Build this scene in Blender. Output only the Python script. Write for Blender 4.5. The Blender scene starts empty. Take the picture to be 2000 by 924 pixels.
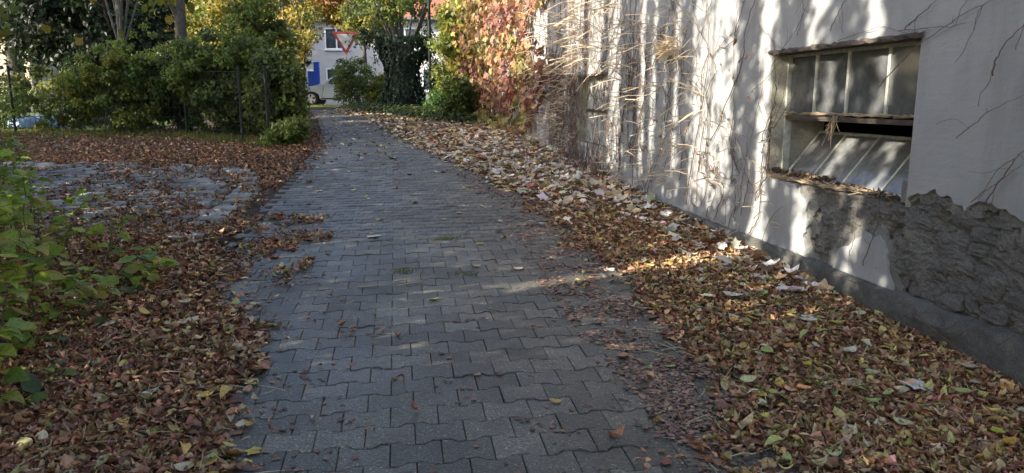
import bpy, bmesh, math, random
import numpy as np
from mathutils import Vector, Matrix, noise as mnoise
R = np.random.default_rng(11); random.seed(11)
scene = bpy.context.scene; C = scene.collection
PI = math.pi

# ------------------------------------------------------------------ camera
FPX = 1450.0; PITCH = math.radians(10.5); H = 1.45
cam = bpy.data.cameras.new('camera'); camo = bpy.data.objects.new('camera', cam); C.objects.link(camo)
cam.sensor_fit = 'HORIZONTAL'; cam.sensor_width = 36; cam.lens = 36 * FPX / 2000
cam.clip_start = .05; cam.clip_end = 2000
camo.location = (0, 0, H); camo.rotation_euler = (PI / 2 - PITCH, 0, 0)
scene.camera = camo
# ------------------------------------------------------------------ sky, sun, exposure
SUN_EL = math.radians(24); SUN_AZ = np.array([-.917, -.397])
world = bpy.data.worlds.new('World'); scene.world = world; world.use_nodes = True
wn = world.node_tree; wn.nodes.clear()
sky = wn.nodes.new('ShaderNodeTexSky'); sky.sky_type = 'NISHITA'; sky.sun_disc = False
sky.sun_elevation = SUN_EL; sky.sun_rotation = math.atan2(SUN_AZ[0], SUN_AZ[1]) % (2 * PI)
sky.air_density = .75; sky.dust_density = 1.7; sky.ozone_density = .4
bg = wn.nodes.new('ShaderNodeBackground'); bg.inputs[1].default_value = .15
wo = wn.nodes.new('ShaderNodeOutputWorld')
wn.links.new(sky.outputs[0], bg.inputs[0]); wn.links.new(bg.outputs[0], wo.inputs[0])
sl = bpy.data.lights.new('sun', 'SUN'); sl.energy = 3.7; sl.angle = math.radians(.53); sl.color = (1, .93, .8)
so = bpy.data.objects.new('sun', sl); C.objects.link(so)
sv = Vector((SUN_AZ[0] * math.cos(SUN_EL), SUN_AZ[1] * math.cos(SUN_EL), math.sin(SUN_EL)))
so.rotation_euler = sv.to_track_quat('Z', 'Y').to_euler(); so.location = (-20, -8, 14)
vs = scene.view_settings; vs.view_transform = 'Standard'; vs.look = 'None'; vs.gamma = 1; vs.exposure = 1.88
scene.render.engine = 'CYCLES'

# ------------------------------------------------------------------ frames of reference
def gzv(y):
    y = np.asarray(y, float)
    return np.where(y < 26, .03 * np.maximum(y, -8) + .00052 * np.maximum(y, 0) ** 2, 1.1315)
def gz(y): return float(gzv(y))
def ray(px, py):
    u = (px - 1000) / FPX; v = (462 - py) / FPX
    return np.array([u, math.cos(PITCH) + v * math.sin(PITCH), -math.sin(PITCH) + v * math.cos(PITCH)])
def G(px, py):                                  # where a pixel's ray meets the ground
    d = ray(px, py); lo, hi = 0, 60
    for _ in range(60):
        m = (lo + hi) / 2
        if H + d[2] * m < gz(d[1] * m): hi = m
        else: lo = m
    return d[0] * lo, d[1] * lo
def AT(px, y):                                  # world x of a picture column on something standing at distance y
    return (px - 1000) / FPX * (y * math.cos(PITCH) + (H - gz(y) - .5) * math.sin(PITCH))
WD = np.array([-.152, .9884]); WD /= np.linalg.norm(WD); WN = np.array([-WD[1], WD[0]]); W0 = np.array([2.33, 3.14])
def W(s, out, z):                               # wall frame: along, outwards, up
    p = W0 + WD * s + WN * out
    return (p[0], p[1], z)
def Wv(s, out, z):
    return np.stack([W0[0] + WD[0] * s + WN[0] * out, W0[1] + WD[1] * s + WN[1] * out, z + 0 * s], -1)
def wallx(y): return W0[0] + (np.asarray(y) - W0[1]) * WD[0] / WD[1]
def vnoise(x, y, sc, seed=0):
    x = np.asarray(x, float) / sc + seed * 17.3; y = np.asarray(y, float) / sc - seed * 9.1
    xi = np.floor(x); yi = np.floor(y); fx = x - xi; fy = y - yi
    fx = fx * fx * (3 - 2 * fx); fy = fy * fy * (3 - 2 * fy)
    h = lambda a, b: (np.sin(a * 127.1 + b * 311.7 + seed) * 43758.5453) % 1.0
    return (h(xi, yi) * (1 - fx) + h(xi + 1, yi) * fx) * (1 - fy) + (h(xi, yi + 1) * (1 - fx) + h(xi + 1, yi + 1) * fx) * fy

# ------------------------------------------------------------------ materials
MATS = {}
def newmat(name):
    m = bpy.data.materials.new(name); m.use_nodes = True; nt = m.node_tree; nt.nodes.clear()
    o = nt.nodes.new('ShaderNodeOutputMaterial'); b = nt.nodes.new('ShaderNodeBsdfPrincipled')
    nt.links.new(b.outputs[0], o.inputs[0]); MATS[name] = m
    return m, nt, b, o
def N(nt, t, **kw):
    n = nt.nodes.new(t)
    for k, v in kw.items():
        if k.startswith('i_'): n.inputs[int(k[2:])].default_value = v
        else: setattr(n, k, v)
    return n
def noise_n(nt, scale, detail=5, rough=.6, pos=None, stretch=None):
    n = N(nt, 'ShaderNodeTexNoise'); n.inputs['Scale'].default_value = scale
    n.inputs['Detail'].default_value = detail; n.inputs['Roughness'].default_value = rough
    if pos is None: pos = N(nt, 'ShaderNodeNewGeometry').outputs['Position']
    if stretch:
        mp = N(nt, 'ShaderNodeMapping'); mp.inputs['Scale'].default_value = stretch; nt.links.new(pos, mp.inputs[0]); pos = mp.outputs[0]
    nt.links.new(pos, n.inputs['Vector'])
    return n.outputs[0]
def ramp(nt, src, stops):
    r = N(nt, 'ShaderNodeValToRGB'); e = r.color_ramp.elements
    while len(e) < len(stops): e.new(.5)
    for q, (p, c) in zip(e, stops): q.position = p; q.color = (*c, 1) if len(c) == 3 else c
    nt.links.new(src, r.inputs[0]); return r.outputs[0]
def mix(nt, a, b, f, mode='MIX'):
    n = N(nt, 'ShaderNodeMix', data_type='RGBA', blend_type=mode)
    for sock, v in ((n.inputs[0], f), (n.inputs[6], a), (n.inputs[7], b)):
        if isinstance(v, (int, float)): sock.default_value = v
        elif isinstance(v, tuple): sock.default_value = (*v, 1)
        else: nt.links.new(v, sock)
    return n.outputs[2]
def bump(nt, b, src, strength, dist=.01):
    n = N(nt, 'ShaderNodeBump'); n.inputs['Strength'].default_value = strength; n.inputs['Distance'].default_value = dist
    nt.links.new(src, n.inputs['Height'])
    nt.links.new(n.outputs[0], b.inputs['Normal']); return n
def simple(name, col, rough=.6, metal=0, var=.25, sc=6, bs=.0, bsc=60):
    m, nt, b, o = newmat(name); b.inputs['Roughness'].default_value = rough; b.inputs['Metallic'].default_value = metal
    n = noise_n(nt, sc)
    nt.links.new(ramp(nt, n, [(.3, tuple(c * (1 - var) for c in col)), (.7, tuple(min(1, c * (1 + var)) for c in col))]), b.inputs['Base Color'])
    if bs: bump(nt, b, noise_n(nt, bsc), bs)
    return m
def leafmat(name, trans=.3, rough=.55, veins=True):
    m, nt, b, o = newmat(name); b.inputs['Roughness'].default_value = rough
    a = N(nt, 'ShaderNodeAttribute', attribute_name='Col').outputs[0]
    c = mix(nt, a, ramp(nt, noise_n(nt, 70, 3), [(.3, (.55, .5, .45)), (.7, (1.25, 1.25, 1.2))]), .8, 'MULTIPLY')
    nt.links.new(c, b.inputs['Base Color'])
    if trans:
        t = N(nt, 'ShaderNodeBsdfTranslucent'); nt.links.new(c, t.inputs[0])
        ms = N(nt, 'ShaderNodeMixShader'); ms.inputs[0].default_value = trans
        nt.links.new(b.outputs[0], ms.inputs[1]); nt.links.new(t.outputs[0], ms.inputs[2]); nt.links.new(ms.outputs[0], o.inputs[0])
    return m
leafmat('litter', 0, .62); leafmat('foliage', .5, .5); leafmat('creeper_leaf', .3, .6)
simple('bark', (.085, .07, .055), .9, var=.4, sc=14, bs=.6, bsc=40)
simple('pale_bark', (.10, .092, .075), .9, var=.35, sc=14, bs=.5, bsc=40)
simple('vine', (.13, .085, .06), .85, var=.4, sc=30)
simple('petiole', (.50, .385, .25), .7, var=.35, sc=9)
simple('green_stem', (.09, .12, .04), .7)
simple('fence_wire', (.012, .02, .014), .8); simple('post', (.012, .016, .013), .8)
simple('steel', (.3, .31, .31), .4, .8)
simple('asphalt', (.06, .06, .062), .8, var=.3, sc=40, bs=.3, bsc=200)
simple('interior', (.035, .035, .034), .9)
simple('lintel', (.08, .063, .05), .85, var=.5, sc=22, bs=.5, bsc=70)
simple('frame_paint', (.46, .45, .37), .6, var=.3, sc=25, bs=.4, bsc=90)
simple('rail', (.22, .20, .17), .8, var=.45, sc=25, bs=.5, bsc=90)
simple('roof_tile', (.26, .1, .055), .8, var=.3, sc=3)
simple('white_trim', (.75, .75, .73), .5, var=.05)
simple('bg_plaster', (.5, .48, .45), .9, var=.06, sc=2)
simple('ochre_plaster', (.5, .42, .31), .9, var=.08, sc=2)
simple('blue_paint', (.015, .075, .42), .5, var=.12)
simple('tarp', (.28, .42, .68), .45, var=.25, sc=3, bs=.5, bsc=6)
simple('tarp_light', (.62, .68, .74), .45, var=.15, sc=3, bs=.5, bsc=6)
simple('car_paint', (.58, .64, .7), .25, .35, var=.03); simple('tyre', (.02, .02, .02), .8); simple('rim', (.5, .5, .5), .35, .8)
simple('car_glass', (.03, .035, .04), .08); simple('lamp_glass', (.6, .62, .62), .15); simple('black_plastic', (.02, .02, .02), .5)
simple('sign_red', (.26, .035, .03), .5, var=.2, sc=20); simple('sign_white', (.42, .42, .39), .5, var=.12, sc=12)
simple('window_glass', (.05, .06, .07), .06)
simple('moss', (.05, .075, .02), .9); simple('straw', (.45, .38, .25), .7)
def m_soil():
    m, nt, b, o = newmat('soil'); b.inputs['Roughness'].default_value = .95
    c = ramp(nt, noise_n(nt, 9, 8, .7), [(.3, (.022, .014, .009)), (.55, (.06, .036, .02)), (.75, (.11, .07, .04))])
    nt.links.new(c, b.inputs['Base Color']); bump(nt, b, noise_n(nt, 45, 6), .9, .03)
def m_lawn():
    m, nt, b, o = newmat('lawn'); b.inputs['Roughness'].default_value = .9
    c = ramp(nt, noise_n(nt, 3, 8, .7), [(.3, (.03, .055, .015)), (.7, (.09, .13, .03))])
    nt.links.new(c, b.inputs['Base Color']); bump(nt, b, noise_n(nt, 60, 4), .9, .03)
def m_paver(name, attr):
    m, nt, b, o = newmat(name)
    rnd = N(nt, 'ShaderNodeAttribute', attribute_name='rnd').outputs['Fac'] if attr else N(nt, 'ShaderNodeObjectInfo').outputs['Random']
    pos = N(nt, 'ShaderNodeNewGeometry').outputs['Position']
    base = ramp(nt, rnd, [(0, (.078, .074, .061)), (.35, (.105, .10, .083)), (.7, (.125, .118, .097)), (1, (.165, .155, .126))])
    ag = N(nt, 'ShaderNodeTexVoronoi'); ag.inputs['Scale'].default_value = 150; nt.links.new(pos, ag.inputs['Vector'])
    sp = ramp(nt, ag.outputs['Color'], [(.25, (.55, .55, .55)), (.6, (1, 1, 1)), (.84, (1.35, 1.35, 1.3)), (1, (4.2, 4.0, 3.8))])
    c = mix(nt, base, sp, .85, 'MULTIPLY')
    c = mix(nt, c, ramp(nt, noise_n(nt, 2.2, 6, .65), [(.3, (.72, .72, .74)), (.7, (1.18, 1.16, 1.12))]), 1.0, 'MULTIPLY')
    ms = ramp(nt, noise_n(nt, 3.1, 7, .7), [(.56, (0, 0, 0)), (.75, (1, 1, 1))])
    c = mix(nt, c, (.045, .05, .022), mix(nt, (0, 0, 0), ms, .4))
    dirt = ramp(nt, noise_n(nt, 5.3, 7, .75), [(.54, (0, 0, 0)), (.7, (1, 1, 1))])
    c = mix(nt, c, (.075, .045, .032), mix(nt, (0, 0, 0), dirt, .5))
    nt.links.new(c, b.inputs['Base Color'])
    nt.links.new(ramp(nt, noise_n(nt, 1.3, 5), [(.35, (.36, .36, .36)), (.65, (.6, .6, .6))]), b.inputs['Roughness'])
    bump(nt, b, ag.outputs['Distance'], .55, .004)
def m_sett():
    m, nt, b, o = newmat('sett')
    rnd = N(nt, 'ShaderNodeObjectInfo').outputs['Random']
    c = ramp(nt, rnd, [(0, (.16, .155, .145)), (.5, (.24, .232, .215)), (1, (.35, .335, .305))])
    c = mix(nt, c, ramp(nt, noise_n(nt, 60, 6, .7), [(.3, (.6, .6, .6)), (.7, (1.3, 1.3, 1.3))]), .8, 'MULTIPLY')
    c = mix(nt, c, (.06, .075, .03), mix(nt, (0, 0, 0), ramp(nt, noise_n(nt, 7, 6), [(.55, (0, 0, 0)), (.7, (1, 1, 1))]), .6))
    nt.links.new(c, b.inputs['Base Color']); b.inputs['Roughness'].default_value = .7
    bump(nt, b, noise_n(nt, 55, 6), .6, .01)
def m_plaster():
    m, nt, b, o = newmat('plaster'); b.inputs['Roughness'].default_value = .9
    c = ramp(nt, noise_n(nt, 1.6, 8, .65), [(.3, (.27, .272, .27)), (.7, (.345, .344, .335))])
    st = ramp(nt, noise_n(nt, 5, 8, .7, stretch=(1, 1, .12)), [(.5, (1, 1, 1)), (.75, (.72, .70, .66))])
    c = mix(nt, c, st, .75, 'MULTIPLY')
    ft = ramp(nt, noise_n(nt, 26, 8, .75), [(.60, (1, 1, 1)), (.72, (.6, .58, .54))])
    c = mix(nt, c, ft, .6, 'MULTIPLY')
    nt.links.new(c, b.inputs['Base Color'])
    h = mix(nt, noise_n(nt, 55, 6, .7), noise_n(nt, 9, 5, .6, stretch=(1, 1, 4)), .6)
    bump(nt, b, h, .55, .012)
def m_mortar(name, c0, c1, c2, bsc=32, bst=.9):
    m, nt, b, o = newmat(name); b.inputs['Roughness'].default_value = .95
    c = ramp(nt, noise_n(nt, 7, 9, .75), [(.28, c0), (.5, c1), (.74, c2)])
    c = mix(nt, c, ramp(nt, noise_n(nt, 120, 4, .7), [(.3, (.5, .5, .5)), (.7, (1.45, 1.43, 1.4))]), .8, 'MULTIPLY')
    nt.links.new(c, b.inputs['Base Color']); bump(nt, b, mix(nt, noise_n(nt, bsc, 9, .78), noise_n(nt, bsc * 4.5, 6, .8), .4), bst, .04)
m_soil(); m_lawn(); m_paver('paver', False); m_paver('paver_far', True); m_sett(); m_plaster()
m_mortar('mortar', (.11, .103, .09), (.18, .17, .15), (.26, .245, .215))
m_mortar('stone', (.12, .112, .098), (.19, .178, .158), (.28, .262, .23), 30, 1.0)
m_mortar('plinth', (.07, .066, .055), (.14, .135, .118), (.25, .24, .21), 30, .9)
m_mortar('undercoat', (.16, .152, .135), (.235, .225, .2), (.31, .298, .27), 45, .8)
m_mortar('joint', (.022, .020, .014), (.042, .037, .026), (.075, .066, .042), 60, .8)
m_mortar('reveal', (.27, .25, .19), (.38, .36, .285), (.48, .46, .39), 40, .5)
def m_pane(name, dust, tr):
    m, nt, b, o = newmat(name); b.inputs['Roughness'].default_value = .06; b.inputs['Base Color'].default_value = (.03, .035, .04, 1)
    b.inputs['Specular IOR Level'].default_value = .9
    d = N(nt, 'ShaderNodeBsdfDiffuse'); nt.links.new(ramp(nt, noise_n(nt, 30, 6), [(.3, (.30, .29, .27)), (.7, (.5, .5, .48))]), d.inputs[0])
    t = N(nt, 'ShaderNodeBsdfTransparent')
    m1 = N(nt, 'ShaderNodeMixShader'); m1.inputs[0].default_value = tr
    nt.links.new(b.outputs[0], m1.inputs[1]); nt.links.new(t.outputs[0], m1.inputs[2])
    m2 = N(nt, 'ShaderNodeMixShader')
    f = ramp(nt, noise_n(nt, 6, 8, .7), [(.3, (dust * .6,) * 3), (.7, (min(1, dust * 1.5),) * 3)])
    nt.links.new(f, m2.inputs[0]); nt.links.new(m1.outputs[0], m2.inputs[1]); nt.links.new(d.outputs[0], m2.inputs[2])
    nt.links.new(m2.outputs[0], o.inputs[0])
m_pane('pane', .17, .10); m_pane('pane_dusty', .30, .06); m_pane('pane_blind', .8, .1); MATS['pane_blind'].node_tree.nodes['Diffuse BSDF'].inputs[0].links[0].from_node.color_ramp.elements[0].color = (.5, .48, .4, 1)

# ------------------------------------------------------------------ object helpers
ORG = {}
def link(o, parent):
    C.objects.link(o)
    if parent: o.parent = parent
def org(o): return ORG.get(o.name, np.zeros(3)) if o else np.zeros(3)
def tag(o, label=None, cat=None, group=None, kind=None):
    for k, v in (('label', label), ('category', cat), ('group', group), ('kind', kind)):
        if v: o[k] = v
    return o
def thing(name, label, cat, loc, group=None):
    o = bpy.data.objects.new(name, None); o.empty_display_size = .2; C.objects.link(o); o.location = loc
    ORG[o.name] = np.array(loc, float); return tag(o, label, cat, group)
def obj(name, V, F, mat, parent=None, smooth=False, me=None):
    if me is None:
        V = np.asarray(V, float) - org(parent)
        me = bpy.data.meshes.new(name); me.from_pydata(V.tolist(), [], [list(f) for f in F]); me.update()
    if smooth: me.polygons.foreach_set('use_smooth', [True] * len(me.polygons))
    if not me.materials: me.materials.append(MATS[mat])
    o = bpy.data.objects.new(name, me); link(o, parent); ORG[o.name] = org(parent); return o
def trimesh(name, V, T, mat, parent=None, col=None, smooth=False, rnd=None, origin=None):
    V = np.asarray(V, np.float32) - (org(parent) if origin is None else np.asarray(origin)).astype(np.float32); T = np.asarray(T, np.int32)
    me = bpy.data.meshes.new(name); me.vertices.add(len(V)); me.vertices.foreach_set('co', V.ravel())
    me.loops.add(T.size); me.loops.foreach_set('vertex_index', T.ravel())
    me.polygons.add(len(T)); me.polygons.foreach_set('loop_start', np.arange(0, T.size, 3, dtype=np.int32))
    me.update(calc_edges=True)
    if smooth: me.polygons.foreach_set('use_smooth', np.ones(len(T), bool))
    if col is not None:
        a = me.attributes.new('Col', 'FLOAT_COLOR', 'POINT'); a.data.foreach_set('color', np.c_[col, np.ones(len(col))].astype(np.float32).ravel())
    if rnd is not None:
        a = me.attributes.new('rnd', 'FLOAT', 'POINT'); a.data.foreach_set('value', rnd.astype(np.float32))
    me.materials.append(MATS[mat])
    o = bpy.data.objects.new(name, me); link(o, parent); ORG[o.name] = org(parent); return o
class MB:
    def __init__(s): s.V = []; s.F = []
    def add(s, V, F):
        n = len(s.V); s.V += [tuple(v) for v in V]; s.F += [tuple(i + n for i in f) for f in F]; return s
    def box(s, x0, x1, y0, y1, z0, z1, M=None):
        V = [(x, y, z) for z in (z0, z1) for y in (y0, y1) for x in (x0, x1)]
        if M: V = [M(*v) for v in V]
        return s.add(V, [(0, 2, 3, 1), (4, 5, 7, 6), (0, 1, 5, 4), (2, 6, 7, 3), (0, 4, 6, 2), (1, 3, 7, 5)])
    def tube(s, pts, rad, n=6, cap=True):
        P = [Vector(p) for p in pts]; m = len(P)
        if not hasattr(rad, '__len__'): rad = [rad] * m
        V = []; t0 = None; u = None
        for i in range(m):
            t = (P[min(i + 1, m - 1)] - P[max(i - 1, 0)])
            t = t.normalized() if t.length > 1e-9 else Vector((0, 0, 1))
            if u is None: u = t.orthogonal().normalized()
            u = (u - t * u.dot(t)); u = u.normalized() if u.length > 1e-6 else t.orthogonal().normalized()
            w = t.cross(u)
            for k in range(n):
                a = 2 * PI * k / n; V.append(P[i] + (u * math.cos(a) + w * math.sin(a)) * rad[i])
        F = [(i * n + k, i * n + (k + 1) % n, (i + 1) * n + (k + 1) % n, (i + 1) * n + k) for i in range(m - 1) for k in range(n)]
        if cap: F += [tuple(range(n))[::-1], tuple(range((m - 1) * n, m * n))]
        return s.add(V, F)
    def build(s, name, mat, parent=None, smooth=False): return obj(name, s.V, s.F, mat, parent, smooth)
def rand_rot(n, tilt=None, rng=R):
    """n rotation matrices: random yaw, then tilt away from flat by ~tilt rad (None: any direction)"""
    yaw = rng.uniform(0, 2 * PI, n); az = rng.uniform(0, 2 * PI, n)
    th = np.arccos(rng.uniform(-1, 1, n)) if tilt is None else np.abs(rng.normal(0, 1, n)) * tilt
    cz, sz = np.cos(yaw), np.sin(yaw); Z = np.zeros((n, 3, 3)); Z[:, 0, 0] = cz; Z[:, 0, 1] = -sz; Z[:, 1, 0] = sz; Z[:, 1, 1] = cz; Z[:, 2, 2] = 1
    kx, ky = np.cos(az), np.sin(az); c, s = np.cos(th), np.sin(th); K = np.zeros((n, 3, 3))
    K[:, 0, 0] = c + kx * kx * (1 - c); K[:, 0, 1] = kx * ky * (1 - c); K[:, 0, 2] = ky * s
    K[:, 1, 0] = kx * ky * (1 - c); K[:, 1, 1] = c + ky * ky * (1 - c); K[:, 1, 2] = -kx * s
    K[:, 2, 0] = -ky * s; K[:, 2, 1] = kx * s; K[:, 2, 2] = c
    return K @ Z
def frame_rot(D, Nrm):
    """columns: leaf width, leaf length D, normal"""
    D = D / np.linalg.norm(D, axis=1, keepdims=True); X = np.cross(D, Nrm); X /= np.linalg.norm(X, axis=1, keepdims=True) + 1e-9
    return np.stack([X, D, np.cross(X, D)], -1)
def leaf_ovate(w=.62, fold=.15, curl=.3, roll=.0, n=4, tip=1.0):
    V = []; T = []
    for i in range(n + 1):
        t = i / n; hw = w / 2 * (math.sin(PI * min(1, t ** .8)) ** .8) if 0 < i < n else .0
        y = t - .5; zc = curl * ((t - .45) ** 2 * 2 - .15) + fold * hw * 0
        if 0 < i < n:
            V += [(-hw * math.cos(roll), y, zc + hw * (fold + math.sin(roll) * 1.0)), (0, y, zc), (hw * math.cos(roll * .7), y, zc + hw * (fold + math.sin(roll * .7)))]
        else: V += [(0, y, zc)]
    rows = [[0]] + [[1 + 3 * k, 2 + 3 * k, 3 + 3 * k] for k in range(n - 1)] + [[len(V) - 1]]
    for a, b in zip(rows, rows[1:]):
        if len(a) == 1: T += [(a[0], b[1], b[0]), (a[0], b[2], b[1])]
        elif len(b) == 1: T += [(a[0], a[1], b[0]), (a[1], a[2], b[0])]
        else:
            for k in (0, 1): T += [(a[k], a[k + 1], b[k + 1]), (a[k], b[k + 1], b[k])]
    return np.array(V), np.array(T)
def leaf_maple(curl=.25, seed=0, lobes=5):
    rr = random.Random(seed); pts = []
    ang = [-2.35, -1.15, 0, 1.15, 2.35] if lobes == 5 else [-1.5, 0, 1.5]
    ln = [.36, .52, .62, .52, .36] if lobes == 5 else [.45, .6, .45]
    for i, (a, l) in enumerate(zip(ang, ln)):
        l *= rr.uniform(.88, 1.1)
        pts += [(a - .25, l * .78), (a, l), (a + .25, l * .78)]
        if i < len(ang) - 1: pts.append(((a + ang[i + 1]) / 2, .36))
    pts.append((PI, .12))
    V = [(0, -.02, -.03)]
    for a, l in pts:
        x = math.sin(a) * l; y = math.cos(a) * l; V.append((x, y, curl * (x * x + y * y) * rr.uniform(.3, 1.7) + rr.uniform(-.02, .02)))
    n = len(pts); T = [(0, 1 + (i + 1) % n, 1 + i) for i in range(n)]
    return np.array(V), np.array(T)
def leaf_quad(fold=.25, w=.6):
    V = np.array([(0, -.5, 0), (w / 2, -.02, fold * w / 2), (0, .5, -.06), (-w / 2, -.02, fold * w / 2)]); return V, np.array([(0, 1, 2), (0, 2, 3)])
def crumple(t, a, seed):
    rr = np.random.default_rng(seed); v = t[0] + rr.normal(0, a, t[0].shape) * np.array([.6, .6, 1]); x = rr.normal(0, .9); th = x * v[:, 1]; v = np.stack([v[:, 0] * np.cos(th) - v[:, 2] * np.sin(th), v[:, 1], v[:, 0] * np.sin(th) + v[:, 2] * np.cos(th)], -1); return v, t[1]
LIT = [crumple(leaf_ovate(w, .2, c, r, 5), .03, i) for i, (w, c, r) in enumerate([(.55, -.5, .3), (.42, .1, .9), (.6, .6, 1.2), (.38, 1.0, .7), (.7, 1.3, .4), (.5, -.9, 1.35), (.32, .3, 1.4), (.62, .2, .15), (.45, -1.2, .8), (.55, .9, 1.0), (.75, -.3, -.5), (.3, -.4, .4), (.5, 1.5, 1.1), (.66, .4, .6)])] + [crumple(leaf_maple(.5, 21), .05, 31), crumple(leaf_maple(-.6, 22, 3), .05, 32)]
CRUMB = []
for _k in range(6):
    _r = random.Random(_k); _n = _r.randint(5, 8); _p = [(math.cos(2 * PI * i / _n + _r.uniform(-.3, .3)) * _r.uniform(.2, .6), math.sin(2 * PI * i / _n) * _r.uniform(.25, .6), _r.uniform(-.05, .08)) for i in range(_n)]; CRUMB.append((np.array([(0, 0, .03)] + _p), np.array([(0, 1 + i, 1 + (i + 1) % _n) for i in range(_n)])))
FLAT = [leaf_ovate(.7, .03, .05, .05, 3), leaf_ovate(.55, -.03, .1, .1, 3), leaf_maple(.06, 3, 3)]
MAP = [leaf_maple(c, i) for i, c in enumerate((.2, -.25, .5, .1, -.4))]
SIMPLE = [leaf_quad(.25, .62), leaf_quad(-.15, .7), leaf_quad(.5, .5)]
BIGF = [leaf_ovate(.62, .15, .3, .15, 5), leaf_ovate(.5, .2, -.3, .3, 5), leaf_ovate(.7, .05, .1, .05, 5), leaf_ovate(.55, .1, .7, .5, 5)]
FOL = [leaf_ovate(.66, .12, -.25, .1, 3), leaf_ovate(.75, .1, .2, .05, 3), leaf_ovate(.6, .25, -.5, .15, 3)]
def stamp(templates, P, M, S, col, shade=.0):
    """one welded mesh of many leaves -> V, T, vertex colours"""
    P = np.asarray(P); n = len(P); which = R.integers(0, len(templates), n); VV = []; TT = []; CC = []; off = 0
    for k, (tv, tt) in enumerate(templates):
        idx = np.nonzero(which == k)[0]
        if not len(idx): continue
        v = np.einsum('nij,vj->nvi', M[idx], tv) * S[idx, None, None] + P[idx, None, :]
        VV.append(v.reshape(-1, 3)); TT.append((tt[None] + (np.arange(len(idx)) * len(tv))[:, None, None] + off).reshape(-1, 3))
        CC.append(np.repeat(col[idx], len(tv), axis=0)); off += len(idx) * len(tv)
    return np.concatenate(VV), np.concatenate(TT), np.concatenate(CC)
def palette(n, cols, wts=None, jit=.2):
    cols = np.array(cols); wts = None if wts is None else np.array(wts) / np.sum(wts)
    c = cols[R.choice(len(cols), n, p=wts)] * (1 + R.normal(0, jit, (n, 1))) * (1 + R.normal(0, jit * .3, (n, 3)))
    return np.clip(c, .004, .85)
BROWN = [(.31, .15, .08), (.41, .22, .12), (.21, .095, .052), (.52, .34, .2), (.26, .115, .066), (.47, .34, .12), (.32, .265, .1)]
PALE = [(.58, .50, .42), (.64, .58, .52), (.48, .35, .18), (.43, .26, .12), (.54, .44, .29), (.36, .13, .075)]
GREEN = [(.13, .175, .048), (.165, .22, .058), (.21, .265, .06), (.10, .14, .045)]
YGREEN = [(.18, .22, .04), (.25, .26, .045), (.12, .17, .035), (.33, .29, .05)]
YELLOW = [(.42, .33, .07), (.36, .31, .07), (.46, .38, .11), (.24, .25, .05)]
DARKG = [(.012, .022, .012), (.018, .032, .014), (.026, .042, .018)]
IVYG = [(.035, .065, .035), (.05, .085, .045), (.065, .105, .055), (.03, .055, .042)]

# ------------------------------------------------------------------ ground, lawn, street
def sheet(name, xs, ys, dz, mat, label, zf=None):
    X, Y = np.meshgrid(xs, ys); Z = gzv(Y) + dz + (zf(X, Y) if zf else 0)
    V = np.stack([X, Y, Z], -1).reshape(-1, 3); nx = len(xs)
    i = (np.arange(len(ys) - 1)[:, None] * nx + np.arange(nx - 1)[None]).ravel()
    o = obj(name, V, np.stack([i, i + 1, i + nx + 1, i + nx], -1), mat, None, True)
    return tag(o, label, None, None, 'structure')
def mound(x, y):                                # leaf bank against the wall
    d = wallx(y) - np.asarray(x)
    return 0.035 * np.clip(1 - d / 1.1, 0, 1) ** 1.3 * np.clip((np.asarray(y) - .5) / 2, 0, 1)
def lmound(x, y):
    return .05 * np.clip((-1.9 - .15 * (np.asarray(y) - 2.5) - np.asarray(x)) / .8, 0, 1) * (np.asarray(y) < 6.8) * np.clip((6.8 - np.asarray(y)), 0, 1)
gx = np.concatenate([[-400, -150, -60, -35], np.arange(-24, 8, .4), [8, 14, 30, 80, 300]])
gy = np.concatenate([[-120, -40, -15], np.arange(-8, 30, .4), [31, 34, 38, 45, 60, 100, 200, 500]])
sheet('ground', gx, gy, -.012, 'soil', 'dark brown soil under the fallen leaves', lambda x, y: np.where((x < wallx(y)), mound(x, y) * .8 + lmound(x, y) * .8, 0))
sheet('lawn', np.arange(-40, -8.4, 1.2), np.arange(17.2, 29.5, .6), .012, 'lawn', 'green lawn behind the wire fence')
sheet('verge', np.arange(-14, -4.9, .5), np.arange(28.6, 30.4, .3), .012, 'lawn', 'grass verge between drive and street')
sheet('street', np.array([-120, -40, -20, -10, 0, 15, 60]), np.array([30.4, 33, 37.5]), .006, 'asphalt', 'asphalt street crossing at the far end')

# ------------------------------------------------------------------ paved path
LX = -1.87; PITCH_R = .160; AMP = .0125; PW = .2; NCOL = 19; S0 = 1.0
GD = WD                                          # path runs parallel to the wall, then bends left
OX, OY = LX + .152 * 0, 2.56
def path_pt(s, t):                               # s along, t across (metres from the left edge)
    s = np.asarray(s, float); t = np.asarray(t, float)
    x = OX + GD[0] * (s - 0) + GD[1] * t; y = OY + GD[1] * s - GD[0] * t
    return x - .0072 * np.maximum(y - 11, 0) ** 2, y
NROW = 150; RS = -1.4
so_, to_ = np.meshgrid(np.arange(RS - .1, RS + NROW * PITCH_R + 1.6, .4), np.array([-.03, .7, 1.4, 2.1, 2.8, 3.5, NCOL * PW + .03]), indexing='ij')
px_, py_ = path_pt(so_, to_); Vp = np.stack([px_, py_, gzv(py_) + .010], -1).reshape(-1, 3); nj = to_.shape[1]
ii = (np.arange(so_.shape[0] - 1)[:, None] * nj + np.arange(nj - 1)[None]).ravel()
path = tag(obj('path', Vp, np.stack([ii, ii + 1, ii + nj + 1, ii + nj], -1), 'joint', None, True), 'grey interlocking concrete paver drive bending left', None, None, 'structure')
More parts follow.
